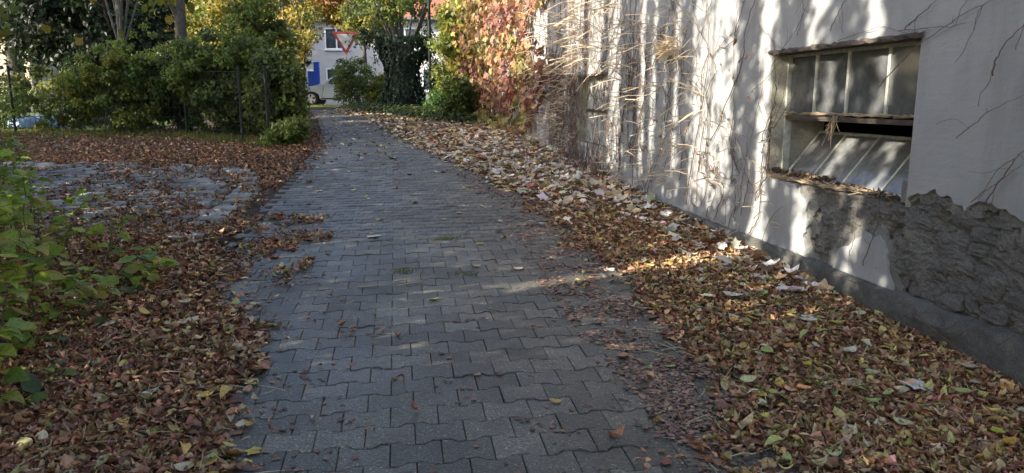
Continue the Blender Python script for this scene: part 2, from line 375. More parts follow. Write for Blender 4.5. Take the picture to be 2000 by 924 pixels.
def paver_outline(g=.0024):
    hp = PITCH_R / 2; hw = PW / 2 - g * .5; e1, e2 = .062, .036
    up = [(hw, hp + AMP - g), (e1, hp + AMP - g), (e2, hp - AMP - g), (-e2, hp - AMP - g), (-e1, hp + AMP - g), (-hw, hp + AMP - g)]
    return up + [(-x, -y) for x, y in up]
PO = np.array(paver_outline())
def paver_mesh(seed):
    rr = np.random.default_rng(seed); o = PO + rr.normal(0, .0009, PO.shape); inn = o - np.sign(o) * np.minimum(.0028, abs(o) * .3)
    V = np.concatenate([np.c_[inn, np.full(12, .0)], np.c_[o, np.full(12, -.0035)], np.c_[o, np.full(12, -.03)]])
    # split the H-shaped top into three convex quads-ish faces
    top = [(0, 1, 10, 11), (1, 2, 9, 10), (2, 3, 8, 9), (3, 4, 7, 8), (4, 5, 6, 7)]
    F = list(top) + [(k, 12 + k, 12 + (k + 1) % 12, (k + 1) % 12) for k in range(12)] + [(12 + k, 24 + k, 24 + (k + 1) % 12, 12 + (k + 1) % 12) for k in range(12)]
    return V, F
pm = []
for k in range(6):
    V, F = paver_mesh(k); me = bpy.data.meshes.new('paver'); me.from_pydata(V.tolist(), [], F); me.materials.append(MATS['paver']); me.update(); pm.append(me)
slots = []
for r in range(NROW):
    sh = (r % 2) * .5
    for c in range(-1 if sh else 0, NCOL):
        t = (c + .5 + sh) * PW
        if t < .08 or t > NCOL * PW - .08: continue
        slots.append((RS + r * PITCH_R, t, r))
cen = np.array([(*path_pt(s, t), s, t) for s, t, r in slots]); 
inview = (cen[:, 1] > 2.45) & (np.abs(cen[:, 0]) < .72 * cen[:, 1] + .1)
xl = np.interp(cen[:, 1], [2.5, 3.7, 4.6, 5.4], [-1.15, -1.45, -1.85, -2.2]); xr = np.interp(cen[:, 1], [2.5, 3.7, 4.4, 5.3], [.95, .85, .75, .6])
score = np.where(inview & (cen[:, 0] > xl) & (cen[:, 0] < xr), cen[:, 1], 99)
near = set(np.argsort(score)[:300].tolist())
FV = []; FT = []; FR = []; off = 0
base_v, base_f = paver_mesh(0); base_v = np.array(base_v)
tri = np.array([t for f in base_f for t in [(f[0], f[i], f[i + 1]) for i in range(1, len(f) - 1)]])
yaw0 = math.atan2(-GD[0], GD[1])
for i, (x, y, s, t) in enumerate(cen):
    sl_ = .03 + .00104 * max(y, 0)
    if i in near:
        o = bpy.data.objects.new('paver', pm[i % 6]); link(o, path)
        o.location = (x, y, gz(y) + .02 + R.normal(0, .0019)); flip = PI if R.random() < .5 else 0
        o.rotation_euler = (math.atan(sl_) + R.normal(0, 0.008), R.normal(0, 0.008), yaw0 + flip * 0 + R.normal(0, .004))
    else:
        v = base_v.copy(); tl = R.normal(0, 0.008, 2); z = v[:, 2] + v[:, 0] * tl[0] + v[:, 1] * tl[1] + .02 + R.normal(0, .0019)
        X, Y = path_pt(s + v[:, 1], t + v[:, 0]); FV.append(np.stack([X, Y, gzv(Y) + z], -1)); FT.append(tri + off); off += len(v); FR.append(np.full(len(v), R.random()))
o = trimesh('paver_field', np.concatenate(FV), np.concatenate(FT), 'paver_far', path, rnd=np.concatenate(FR)); o['kind'] = 'stuff'

# ------------------------------------------------------------------ granite setts
def inpoly(px, py, poly):
    px = np.asarray(px); py = np.asarray(py); r = np.zeros(px.shape, bool); n = len(poly)
    for i in range(n):
        (x0, y0), (x1, y1) = poly[i], poly[(i + 1) % n]
        c = ((y0 > py) != (y1 > py)) & (px < (x1 - x0) * (py - y0) / (y1 - y0 + 1e-12) + x0); r ^= c
    return r
sett_poly = [(-9.6, 12.0), (-6, 11.7), (-4.2, 11.2), (-3.45, 10.3), (-3.12, 9.2), (-2.95, 8.2), (-2.80, 6.9), (-2.72, 6.1), (-3.4, 6.2), (-4.3, 6.6), (-5.6, 7.4), (-9.0, 9.2)]
apron = thing('cobbled_apron', 'old granite setts with moss and leaves beside the drive', None, (-5, 9, gz(9)))
del apron['label']
apron['kind'] = 'structure'
sm = []
for k in range(7):
    bm = bmesh.new(); bmesh.ops.create_cube(bm, size=1); bmesh.ops.subdivide_edges(bm, edges=bm.edges, cuts=1, use_grid_fill=True)
    for v in bm.verts:
        r = Vector((v.co.x, v.co.y, 0)); m = max(abs(v.co.x), abs(v.co.y))
        if abs(v.co.x) > .4 and abs(v.co.y) > .4: v.co.x *= .94; v.co.y *= .94
        if v.co.z > .4: v.co.z = .5 if m < .3 else .40; 
        if v.co.z > .2 and m > .3: v.co.x *= .93; v.co.y *= .93
        v.co += Vector((random.gauss(0, .025), random.gauss(0, .025), random.gauss(0, .03) if v.co.z > 0 else 0))
    me = bpy.data.meshes.new('sett'); bm.to_mesh(me); bm.free(); me.materials.append(MATS['sett']); me.polygons.foreach_set('use_smooth', [True] * len(me.polygons)); sm.append(me)
cand = []
yy = 6.0; row = 0
while yy < 12.2:
    dy = R.uniform(.22, .27); x = -9.6 + R.uniform(0, .2)
    while x < -2.6:
        dx = R.uniform(.2, .34); cx = x + dx / 2; cy = yy + dy / 2 + .04 * math.sin(cx * 1.3)
        if inpoly(cx, cy, sett_poly) and abs(cx) < .75 * cy: cand.append((cx, cy, dx, dy))
        x += dx
    yy += dy
edge_l = [(-4.2, 11.1), (-3.62, 10.25), (-3.32, 9.3), (-3.1, 8.2), (-2.95, 6.9), (-2.9, 6.3)]      # kerb-like edge row beside the drive
er = []; tt_ = 0; E_ = np.array(edge_l); cum = np.r_[0, np.cumsum(np.linalg.norm(np.diff(E_, axis=0), axis=1))]
while tt_ < cum[-1]: er.append((np.interp(tt_, cum, E_[:, 0]), np.interp(tt_, cum, E_[:, 1]), .32, .25)); tt_ += .255
cand = er + sorted([c for c in cand if min((c[0] - e[0]) ** 2 + (c[1] - e[1]) ** 2 for e in er) > .07], key=lambda c: c[1])
for cx, cy, dx, dy in cand[:300]:
    o = bpy.data.objects.new('sett', random.choice(sm)); link(o, apron)
    o.location = Vector((cx, cy, gz(cy) - .008 + R.normal(0, .006))) - Vector(ORG[apron.name]); o.scale = (dx - .03, dy - .035, .13)
    o.rotation_euler = (.04 + R.normal(0, .018), R.normal(0, .02), R.normal(0, .04))
print('setts', len(cand))

# ------------------------------------------------------------------ leaf litter
def px_line(L): return np.array([G(*p) for p in L])
eL = px_line([(455, 924), (525, 780), (500, 690), (480, 620), (460, 560), (450, 500), (455, 460), (480, 420), (545, 375), (600, 335), (640, 290), (640, 262), (622, 232), (602, 219)])
eR = px_line([(1440, 924), (1400, 820), (1330, 710), (1240, 620), (1180, 545), (1110, 470), (1060, 410), (960, 350), (850, 303), (775, 268), (715, 234), (640, 219)])
eC = px_line([(1330, 924), (1310, 850), (1210, 720), (1130, 640), (1060, 560), (1010, 470), (990, 420), (920, 365), (815, 298), (755, 265), (700, 233), (630, 219)])
fL = lambda y: np.interp(y, eL[:, 1], eL[:, 0]); fR = lambda y: np.interp(y, eR[:, 1], eR[:, 0]); fC = lambda y: np.interp(y, eC[:, 1], eC[:, 0])
tongues = [px_line([(430, 433), (640, 425), (645, 437), (560, 447), (430, 455)]), px_line([(430, 470), (560, 462), (640, 472), (635, 490), (560, 497), (430, 510)]), px_line([(535, 530), (600, 527), (605, 545), (560, 558), (535, 550)])]
def gtop(x, y):
    return gzv(y) + np.where((x > fL(y)) & (x < fR(y)), .023, .03) + np.where(x > 0, mound(x, y), lmound(x, y))
def litter(name, label, n, x0, x1, y0, y1, keep, size, cols, wts, tilt, lift, temps, mat='litter', jit=.22):
    # denser towards the camera: y drawn so that nearer ground gets more leaves
    u = R.random(n); y = y0 * (y1 / y0) ** u if lift != -1 else y0 + (y1 - y0) * u
    x = x0(y) + (x1(y) - x0(y)) * R.random(n)
    k = R.random(n) < keep(x, y); x, y = x[k], y[k]; m = len(x)
    z = gtop(x, y) + R.random(m) ** 1.5 * lift
    S = size[0] + (size[1] - size[0]) * R.random(m) ** 1.4; S = S * (1 + .25 * R.random(m) * (y > 9))
    V, T, c = stamp(temps, np.stack([x, y, z], -1), rand_rot(m, tilt), S, palette(m, cols, wts, jit))
    o = trimesh(name, V, T, mat, col=c, smooth=True); tag(o, label, 'leaves', None, 'stuff'); return o
sett_clear = [px_line([(0, 326), (150, 322), (190, 345), (180, 380), (150, 420), (60, 430), (0, 420)]), px_line([(330, 345), (440, 333), (490, 352), (470, 380), (440, 415), (430, 442), (395, 440), (400, 400), (330, 385)]), px_line([(180, 345), (330, 340), (330, 370), (220, 385), (180, 380)]), px_line([(300, 465), (400, 465), (385, 485), (320, 485)])]
def keepL(x, y):
    d = fL(y) - x; d = d + .4 * (vnoise(x, y, .3, 25) - .5) + .2 * (vnoise(x, y, .1, 26) - .5); base = np.clip(d / .5 + .1, .004, 1); n = vnoise(x, y, .35, 3)
    for q, f in zip(sett_clear, (.15, .1, .5, .3)): base = np.where(inpoly(x, y, q), base * np.where(n > .62, .8, f), base)
    base = np.where((y > 6.6) & (n < .3), base * .75, base)
    inner = inpoly(x, y, sett_poly) & (y > 7.0)
    t = np.zeros(x.shape, bool)
    for q in tongues: t |= inpoly(x + .3 * (vnoise(x, y, .2, 8) - .5) + R.normal(0, .05, x.shape), y + .4 * (vnoise(x, y, .25, 18) - .5) + R.normal(0, .07, x.shape), q)
    base = np.where(inner, base * np.where(n > .42, .9, .4), base)
    return np.where(t, .75 * (vnoise(x, y, .14, 5) > .3), base)
litter('leaf_litter', 'brown curled leaves covering the ground left of the drive', 78000, lambda y: np.maximum(-.76 * y - .3, -12.5), lambda y: fL(y) + .9, 2.2, 17.5, keepL, (.03, .078), BROWN, [4, 4, 3, 3, 3, 1.0, 1.0], .55, .035, LIT, jit=.3)
litter('leaf_litter', 'matted brown leaves under the loose ones left of the drive', 16000, lambda y: np.maximum(-.76 * y - .3, -12.5), lambda y: fL(y) + .1, 2.2, 17.5, keepL, (.06, .1), BROWN, [3, 2, 5, 1, 4, .3, .3], .12, .006, FLAT)
def keepR(x, y):
    d = x - fR(y) + .45 * (vnoise(x, y, .3, 15) - .5) + .2 * (vnoise(x, y, .1, 16) - .5); base = np.clip(d / .55 + .15, .006, 1) * (x < wallx(y) - .02); return base
litter('leaf_litter', 'brown and yellow curled leaves banked against the old wall', 52000, lambda y: fR(y) - .45, lambda y: wallx(y), 2.2, 12, keepR, (.028, .075), BROWN + PALE[2:5], [4, 4, 3, 3.5, 2.5, 2.4, 2.4, .6, .8, .8], .5, .035, LIT, jit=.3)
litter('leaf_litter', 'matted brown leaves below the loose leaves by the wall', 12000, lambda y: fR(y) - .35, lambda y: wallx(y), 2.2, 12, keepR, (.06, .1), BROWN, [3, 2, 5, 1, 4, .3, .3], .12, .006, FLAT)
def keepP(x, y):
    d = wallx(y) - x; far = np.clip((y - 6.5) / 5, 0, 1); return (np.clip(1 - d / (.7 + far * 1.3), 0, 1) * (.32 + .5 * far) + far * .3) * (x > fR(y)) * (d > .03)
litter('leaf_litter', 'pale bleached creeper leaves strewn thickly along the wall foot', 11000, lambda y: fR(y), lambda y: wallx(y), 4.6, 19, keepP, (.09, .17), PALE, [5, 5, 3, 3, 4, 1], .4, .07, MAP)
def keepF(x, y): return np.clip((x - fR(y)) / .5 + .35, 0, 1) * (x < wallx(y) - .03)
litter('leaf_litter', 'yellow and tan leaves along the far edge of the drive', 15000, lambda y: fR(y) - .3, lambda y: np.where(y < 20, wallx(y), -.8), 9, 27.5, keepF, (.08, .13), BROWN + YELLOW + PALE[:3], [2, 3, 1, 4, 1, 1.5, .5, 2, 1, 2, .3, 5, 4, 3], .35, .04, SIMPLE + FOL)
def keepC(x, y):
    n = vnoise(x, y, .22, 9) * .6 + vnoise(x, y, .09, 4) * .4; return np.where((x > fC(y) - .06) & (x < fR(y) + .5), np.where(n > .47, .9, .10) * np.clip((x - fC(y) + .25 * (vnoise(x, y, .4, 19) - .3)) / .25 + .3, .1, 1), 0)
litter('crushed_leaves', 'reddish crushed leaves trodden flat along the pavers', 34000, lambda y: fC(y) - .1, lambda y: fR(y) + .5, 2.3, 11, keepC, (.006, .036), [(.23, .13, .095), (.29, .17, .125), (.17, .095, .072), (.34, .22, .16)], None, .22, .006, CRUMB * 5 + FLAT)
def keepT(x, y):
    n = vnoise(x, y, .3, 12) * .5 + vnoise(x, y, .1, 14) * .5; near_l = np.clip(1 - (x - fL(y)) / 1.1, 0, 1); return np.where(y < 4, .45, 1) * np.where(n > .68 - .14 * near_l, .8, .01) * (x > fL(y) - .1) * (x < fC(y) + .2)
litter('crushed_leaves', 'scattered trodden leaf scraps across the grey pavers', 9000, fL, fC, 2.3, 12, keepT, (.008, .045), [(.15, .08, .055), (.2, .11, .075), (.11, .06, .045), (.25, .15, .1)], None, .08, .003, FLAT + CRUMB * 3)
def keepS(x, y): return np.where(y > 8, .9, .35) * np.clip(.25 + np.clip((y - 10) / 8, 0, .75), 0, 1)
litter('leaf_litter', 'small pale leaves scattered over the far pavers', 700, fL, fR, 6, 26, keepS, (.06, .11), PALE + YELLOW, None, .22, .006, FOL + MAP)
def keepB(x, y): return (x > fR(y) + .15) * (x < wallx(y) - .04) * .9
litter('leaf_litter', 'larger yellow and pale green leaves on the bank by the wall', 950, lambda y: fR(y), lambda y: wallx(y), 2.3, 8, keepB, (.05, .1), [(.45, .42, .2), (.4, .42, .14), (.5, .38, .08), (.5, .46, .32), (.3, .34, .1), (.48, .27, .07)], None, .3, .05, BIGF, jit=.12)
litter('leaf_litter', 'larger yellow and pale leaves on the drift left of the drive', 600, lambda y: -.74 * y, lambda y: fL(y), 2.3, 9, lambda x, y: 0 * x + .8, (.05, .1), [(.42, .38, .16), (.5, .36, .1), (.5, .42, .28), (.34, .32, .1)], None, .3, .045, BIGF, jit=.12)
mb = MB()
for i in range(520):
    right = i % 2; y_ = 2.3 * (9 / 2.3) ** random.random(); x_ = random.uniform(float(fR(y_)) - .2, float(wallx(y_)) - .1) if right else random.uniform(-.74 * y_, float(fL(y_)) + .15); z_ = float(gtop(np.array(x_), np.array(y_))) + random.uniform(.01, .05); a_ = random.uniform(0, PI); L_ = random.uniform(.03, .16)
    mb.tube([(x_, y_, z_), (x_ + math.cos(a_) * L_ * .5, y_ + math.sin(a_) * L_ * .5, z_ + random.uniform(-.006, .012)), (x_ + math.cos(a_) * L_, y_ + math.sin(a_) * L_, z_ + random.uniform(-.015, .02))], [.0016, .002, .001], 4, False)
tag(mb.build('litter_twigs', 'straw'), 'thin leaf stalks and twigs strewn over the fallen leaves', 'twigs', None, 'stuff')
# fence-side grass and tufts between the setts
def grass(name, label, P, h0, h1, cols, parent=None):
    n = len(P); a = R.uniform(0, 2 * PI, n); h = R.uniform(h0, h1, n); ln = R.normal(0, .35, (n, 2)) * h[:, None]; w = R.uniform(.003, .006, n)
    V = np.zeros((n, 3, 3)); V[:, 0] = P + np.stack([np.cos(a) * w, np.sin(a) * w, 0 * a], -1); V[:, 1] = P - np.stack([np.cos(a) * w, np.sin(a) * w, 0 * a], -1)
    V[:, 2] = P + np.c_[ln, h]
    o = trimesh(name, V.reshape(-1, 3), np.arange(3 * n).reshape(-1, 3), 'foliage', parent, np.repeat(palette(n, cols), 3, 0)); return tag(o, label, 'grass', None, 'stuff')
n = 14000; x = R.uniform(-9, -2.8, n); y = R.uniform(6.2, 12, n); k = inpoly(x, y, sett_poly) & (vnoise(x, y, .6, 21) > .55); x, y = x[k], y[k]
grass('grass_tufts', 'short moss and grass growing between the granite setts', np.stack([x, y, gzv(y) + .015], -1), .02, .06, YGREEN + GREEN)
n = 9000; t = R.random(n); x = np.interp(t, [0, .35, .7, 1], [-12, -7.1, -4.5, -6]) + R.normal(0, .18, n); y = np.interp(t, [0, .35, .7, 1], [16.4, 16.2, 14.4, 21]) + R.normal(0, .18, n)
grass('grass_strip', 'ragged green grass along the foot of the wire fence', np.stack([x, y, gzv(y)], -1), .05, .2, GREEN + YGREEN)
n = 12000; x = R.uniform(-20, -9, n); y = R.uniform(17.3, 22, n)
grass('lawn_grass', 'green lawn grass blades behind the fence', np.stack([x, y, gzv(y) + .01], -1), .04, .1, GREEN + YGREEN[:1])
n = 3000; x = R.uniform(-11, -5.5, n); y = R.uniform(28.4, 30.3, n)
grass('verge_grass', 'yellowish grass verge beside the street', np.stack([x, y, gzv(y)], -1), .04, .14, [(.3, .3, .05), (.2, .24, .05)])

# ------------------------------------------------------------------ old house on the right
house = thing('old_house', 'old white plastered house wall with peeling plaster and grey plinth', 'house', W(4, 0, gz(7)))
WINS = [(.95, 2.57, .86, 1.78), (7.0, 8.62, .80, 1.78)]
SB, SE, ZT = -4.0, 24.0, 6.2
def jag(pts, amp, step=.03, seed=0):
    rr = np.random.default_rng(seed); out = []
    for (a, b) in zip(pts, pts[1:]):
        a = np.array(a); b = np.array(b); L = np.linalg.norm(b - a); k = max(1, int(L / step)); nrm = np.array([-(b - a)[1], (b - a)[0]]) / (L + 1e-9)
        for i in range(k):
            out.append(tuple(a + (b - a) * i / k + nrm * (rr.normal(0, amp) if 0 < i else rr.normal(0, amp * .3))))
    out.append(tuple(pts[-1])); return out
def slab(name, poly, o0, o1, mat, parent):
    bm = bmesh.new(); f = bm.faces.new([bm.verts.new(Vector(W(s, o1, z)) - Vector(org(parent))) for s, z in poly])
    r = bmesh.ops.extrude_face_region(bm, geom=[f])
    for v in r['geom']:
        if isinstance(v, bmesh.types.BMVert): v.co += Vector((*(WN * (o0 - o1)), 0))
    bmesh.ops.triangulate(bm, faces=bm.faces[:]); bmesh.ops.recalc_face_normals(bm, faces=bm.faces[:]); return bm
polys = []
peel_top = jag([(.95, .90), (.87, .95), (.80, .955), (.74, .985), (.70, .955), (.62, .955), (.52, .90), (.46, .95), (.41, .965), (.30, .945), (.16, .90), (-.2, .80), (-.7, .86), (-1.2, .70), (-1.4, .37)], .008, .025, 5)
polys.append([(.95, 1.78)] + peel_top + [(SB, .37), (SB, 1.78)])
polys.append([(SB, 1.78), (SB, ZT), (2.57, ZT), (2.57, 1.78)])
peel_left = jag([(2.12, .86), (2.05, .80), (1.93, .76), (1.97, .68), (1.90, .60), (1.98, .50), (1.93, .42), (1.90, .37)], .010, .025, 6)
polys.append([(2.57, .86)] + peel_left + [(2.57, .37)])
polys.append([(2.57, .37), (2.57, ZT), (7.0, ZT), (7.0, .37)])
polys.append([(7.0, .37), (7.0, .80), (8.62, .80), (8.62, .37)]); polys.append([(7.0, 1.78), (7.0, ZT), (8.62, ZT), (8.62, 1.78)])
polys.append([(8.62, .37), (8.62, ZT), (SE, ZT), (SE, .37)])
bmj = bmesh.new()
for q in polys:
    b = slab('plaster', q, -.03, 0, 'plaster', house); me = bpy.data.meshes.new('t'); b.to_mesh(me); bmj.from_mesh(me); b.free(); bpy.data.meshes.remove(me)
me = bpy.data.meshes.new('plaster'); bmj.to_mesh(me); bmj.free(); obj('plaster', None, None, 'plaster', house, me=me)
b = slab('p', jag([(1.60, .37), (1.55, .50), (1.42, .57), (1.30, .66), (1.24, .64), (1.17, .66), (1.10, .60), (1.06, .48), (1.01, .40), (1.0, .37)], .008, .03, 7), -.03, -.002, 'plaster', house)
me = bpy.data.meshes.new('plaster_patch'); b.to_mesh(me); b.free(); tag(obj('plaster_patch', None, None, 'plaster', house, me=me), 'leftover white plaster island under the window')
for k, q in enumerate([[(1.02, 1.0)] + jag([(1.02, .86), (.9, .905), (.78, .915), (.70, .92), (.56, .87), (.46, .88), (.40, .925), (.22, .87), (.1, .82), (-.25, .74), (-.7, .8), (-1.3, .66)], .014, .022, 15) + [(-1.3, 1.0)],
        [(2.2, .845)] + jag([(2.0, .845), (1.9, .79), (1.84, .73), (1.9, .66), (1.80, .58), (1.9, .50), (1.84, .42), (1.80, .375)], .013, .022, 16) + [(2.2, .375)],
        jag([(1.68, .375), (1.62, .52), (1.46, .62), (1.32, .715), (1.2, .70), (1.06, .66), (1.01, .5), (.95, .42), (.93, .375)], .014, .022, 17)]):
    b = slab('p', q, -.034, -.015, 'mortar', house); me = bpy.data.meshes.new('undercoat'); b.to_mesh(me); b.free(); obj('undercoat', None, None, 'undercoat', house, me=me)
# masonry core: behind the plaster, real relief where the plaster is gone
ss = np.arange(-1.6, 2.3, .009); zz = np.arange(.34, 1.02, .009); S_, Z_ = np.meshgrid(ss, zz)
rel = np.zeros(S_.shape)
for i in range(S_.shape[0]):
    for j in range(S_.shape[1]):
        p = Vector((S_[i, j] * 5, Z_[i, j] * 7, 1.3)); rel[i, j] = mnoise.fractal(p, .8, 2.1, 4) + .45 * (abs(mnoise.noise(p * 1.6)) ** .5 - .5) + .25 * mnoise.fractal(p * 7, .6, 2, 3)
rel = -.036 + rel * .034 + np.where(S_ < 1.1, .012, .004)
hole = (S_ > .95) & (S_ < 2.57) & (Z_ > .845)
Vm = Wv(S_, rel, Z_).reshape(-1, 3); nx = len(ss); idx = (np.arange(len(zz) - 1)[:, None] * nx + np.arange(nx - 1)[None]).ravel(); hk = ~hole.ravel()[idx + nx]
idx = idx[hk]; obj('masonry', Vm, np.stack([idx, idx + 1, idx + nx + 1, idx + nx], -1), 'mortar', house, False)
mb = MB()
for (a, b, c, d) in [(SB, -1.55, -.5, ZT - .02), (-1.55, .93, 1.0, ZT - .02), (2.575, 6.98, -.5, ZT - .02), (.93, 2.575, 1.80, ZT - .02), (6.98, 8.64, -.5, .78), (6.98, 8.64, 1.8, ZT - .02), (8.64, SE, -.5, ZT - .02), (-1.55, 2.575, -.5, .345)]:
    mb.box(a, b, -.45, -.031, c, d, W)
mb.box(-1.55, .93, -.45, -.07, .345, 1.0, W); mb.box(.93, 2.575, -.45, -.07, .345, .84, W)
mb.build('wall', 'reveal', house)
rr = random.Random(4); placed = []; zc = .385
for hgt in (.105, .085, .095, .08, .09, .08):                             # rough courses of rubble showing where plaster fell off
    q = -1.35 + rr.uniform(0, .1)
    while q < 1.9:
        w = rr.uniform(.08, .27); s_, z_ = q + w / 2, zc + hgt / 2 + rr.gauss(0, .008); top = np.interp(s_, [-1.4, -1.2, -.7, -.2, .16, .41, .52, .74, .95, 1.0, 1.9], [.4, .7, .84, .78, .88, .93, .88, .95, .88, .83, .80])
        if z_ + hgt * .3 < top and not (s_ > .97 and z_ < .70) and not (s_ > 1.05 and rr.random() < .45) and rr.random() < .68: placed.append((s_, z_, w / 2 * .93, hgt / 2 * rr.uniform(.78, .95), rr.gauss(-.043, .007)))
        q += w
    zc += hgt
for s_, z_, w, h, o_ in placed:
    bm = bmesh.new(); bmesh.ops.create_cube(bm, size=2); bmesh.ops.subdivide_edges(bm, edges=bm.edges, cuts=4, use_grid_fill=True); sd = rr.random() * 50; sk = rr.gauss(0, .18)
    for v in bm.verts:
        n_ = v.co.copy(); L = (abs(n_.x) ** 5 + abs(n_.y) ** 5 + abs(n_.z) ** 5) ** .2; n_ /= L
        k = 1 + .26 * mnoise.noise(n_ * 1.4 + Vector((sd, 0, 0))); f = .35 * mnoise.noise(n_ * 2.2 + Vector((sd, 5, 0))) + .25 * mnoise.noise(Vector((n_.x * w * 60, n_.z * h * 60, sd)))
        v.co = Vector(W(s_ + n_.x * w * k + n_.z * h * sk, o_ + n_.y * .028 + f * .034, z_ + n_.z * h * k + n_.x * w * sk * .3)) - Vector(org(house))
    me = bpy.data.meshes.new('stone'); bm.to_mesh(me); bm.free(); obj('stone', None, None, 'stone', house, False, me=me)
print('stones', len(placed))
# plinth with a rounded top
sp = np.arange(SB, SE + .01, .05); prof = [(.045, -.5), (.048, .16), (.040, .22), (.044, .28), (.038, .33), (.030, .356), (.018, .368), (-.04, .374)]
V = []; 
for s in sp:
    dz = .08 * np.clip((s - 5) / 4, 0, 1)
    for k, (o_, z) in enumerate(prof):
        wob = .010 * mnoise.noise(Vector((s * 2.1, k * .8, 0))) + .007 * mnoise.noise(Vector((s * 6.1, k * 1.8, 4))) + .006 * mnoise.noise(Vector((s * 17, k * 2.8, 9)))
        V.append(W(s, o_ + wob, z + (dz + wob * 1.5 if z > 0 else 0)))
n = len(prof); obj('plinth', V, [(i * n + k, (i + 1) * n + k, (i + 1) * n + k + 1, i * n + k + 1) for i in range(len(sp) - 1) for k in range(n - 1)], 'plinth', house)
# rooms behind the windows, upper wall and eaves
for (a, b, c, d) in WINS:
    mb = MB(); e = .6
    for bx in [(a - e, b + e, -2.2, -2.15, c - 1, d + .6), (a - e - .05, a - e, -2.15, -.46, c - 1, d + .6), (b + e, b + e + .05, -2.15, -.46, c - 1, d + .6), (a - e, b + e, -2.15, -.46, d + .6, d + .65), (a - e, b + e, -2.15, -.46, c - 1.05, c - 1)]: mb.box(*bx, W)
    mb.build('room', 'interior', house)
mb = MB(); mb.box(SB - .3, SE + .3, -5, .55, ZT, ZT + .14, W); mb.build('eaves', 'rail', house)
mb = MB(); A = [W(SB - .4, .7, ZT + .145), W(SE + .4, .7, ZT + .145), W(SE + .4, -4.5, ZT + 3.2), W(SB - .4, -4.5, ZT + 3.2)]
A2 = [(x, y, z + .12) for x, y, z in A]; mb.add(A + A2, [(0, 1, 2, 3), (7, 6, 5, 4), (0, 4, 5, 1), (1, 5, 6, 2), (2, 6, 7, 3), (3, 7, 4, 0)]); mb.build('roof', 'roof_tile', house)
mb = MB(); mb.box(SB, SE, -8.3, -8, -.5, ZT, W); mb.box(SE - .25, SE, -8, -.31, -.5, ZT, W); mb.box(SB, SB + .25, -8, -.31, -.5, ZT, W); mb.build('rear_wall', 'plaster', house)
def window(a, b, c, d, bars, mid, near):
    w = tag(MB().box(b - .012, b, -.45, -.004, c, d, W).build('window', 'reveal', house), 'weathered steel framed window set deep in the wall' if near else 'small weathered window with dusty panes behind creeper')
    D = -.14
    MB().box(a, a + .012, -.45, -.004, c, d, W).build('reveal', 'reveal', w)
    mb = MB().box(a + .012, b - .012, -.45, -.03, c - .02, c + .004, W); mb.build('sill', 'mortar', w)
    # thick crumbling lintel edge
    V = []; n_ = 40
    for i in range(n_ + 1):
        s = a - .02 + (b - a + .06) * i / n_
        for (o_, z) in ((-.45, d - .004), (.012, d - .006), (.018, d + .012), (.006, d + .024), (-.02, d + .026)):
            V.append(W(s, o_ + random.gauss(0, .003), z + random.gauss(0, .0035) if o_ > -.2 else z))
    obj('lintel', V, [(i * 5 + k, (i + 1) * 5 + k, (i + 1) * 5 + k + 1, i * 5 + k + 1) for i in range(n_) for k in range(4)], 'lintel', w)
    for s in bars: MB().box(s - .012, s + .012, D - .018, D + .012, mid + .02, d - .03, W).build('glazing_bar', 'frame_paint', w)
    MB().box(b - .032, b - .0125, D - .03, D + .02, c + .006, d - .008, W).build('frame_stile', 'frame_paint', w)
    MB().box(a + .0125, a + .032, D - .03, D + .02, c + .006, d - .008, W).build('frame_stile', 'frame_paint', w)
    MB().box(a + .033, b - .033, D - .03, D + .018, d - .03, d - .008, W).build('frame_head', 'frame_paint', w)
    MB().box(a + .033, b - .033, D - .03, D + .03, mid - .008, mid + .010, W).box(a + .033, b - .033, D - .012, D + .022, mid - .020, mid - .0085, W).build('middle_rail', 'lintel', w)
    edges = [a + .034] + sorted(bars) + [b - .034]
    for e0, e1 in zip(edges, edges[1:]): MB().box(e0 + .012, e1 - .012, D - .004, D, mid + .021, d - .031, W).build('pane', 'pane' if near else 'pane_blind', w)
    if near:                                                            # lower sash tilted inwards
        def TS(s, o_, z):                                               # z along the sash, o_ out of it
            L = .43; dx, dz = -.27 / L, .335 / L
            return W(s, D + .0 + z * dx + o_ * dz, c + .012 + z * dz - o_ * dx)
        MB().box(a + .036, b - .036, -.012, .012, 0, .018, TS).box(a + .036, b - .036, -.012, .012, .412, .43, TS).build('sash_rail', 'frame_paint', w)
        for s in [a + .046, b - .046] + bars: MB().box(s - 0.008, s + 0.008, -0.008, 0.008, .0185, .4115, TS).build('sash_bar', 'frame_paint', w)
        e = [a + .046] + sorted(bars) + [b - .046]
        for e0, e1 in zip(e, e[1:]): MB().box(e0 + 0.0085, e1 - 0.0085, -.003, .001, .019, .411, TS).build('sash_pane', 'pane_dusty', w)
    else:
        MB().box(a + .033, b - .033, D - .02, D + .012, c + .006, c + .03, W).build('sash_rail', 'frame_paint', w)
        for s in bars: MB().box(s - .018, s + .018, D - .018, D + .012, c + .0305, mid - .0305, W).build('sash_bar', 'frame_paint', w)
        for e0, e1 in zip(edges, edges[1:]): MB().box(e0 + .018, e1 - .018, D - .004, D, c + .031, mid - .031, W).build('sash_pane', 'pane_blind', w)
    return w
window(*WINS[0], [2.18, 1.80, 1.39], 1.32, True)
window(*WINS[1], [8.22, 7.81, 7.40], 1.28, False)

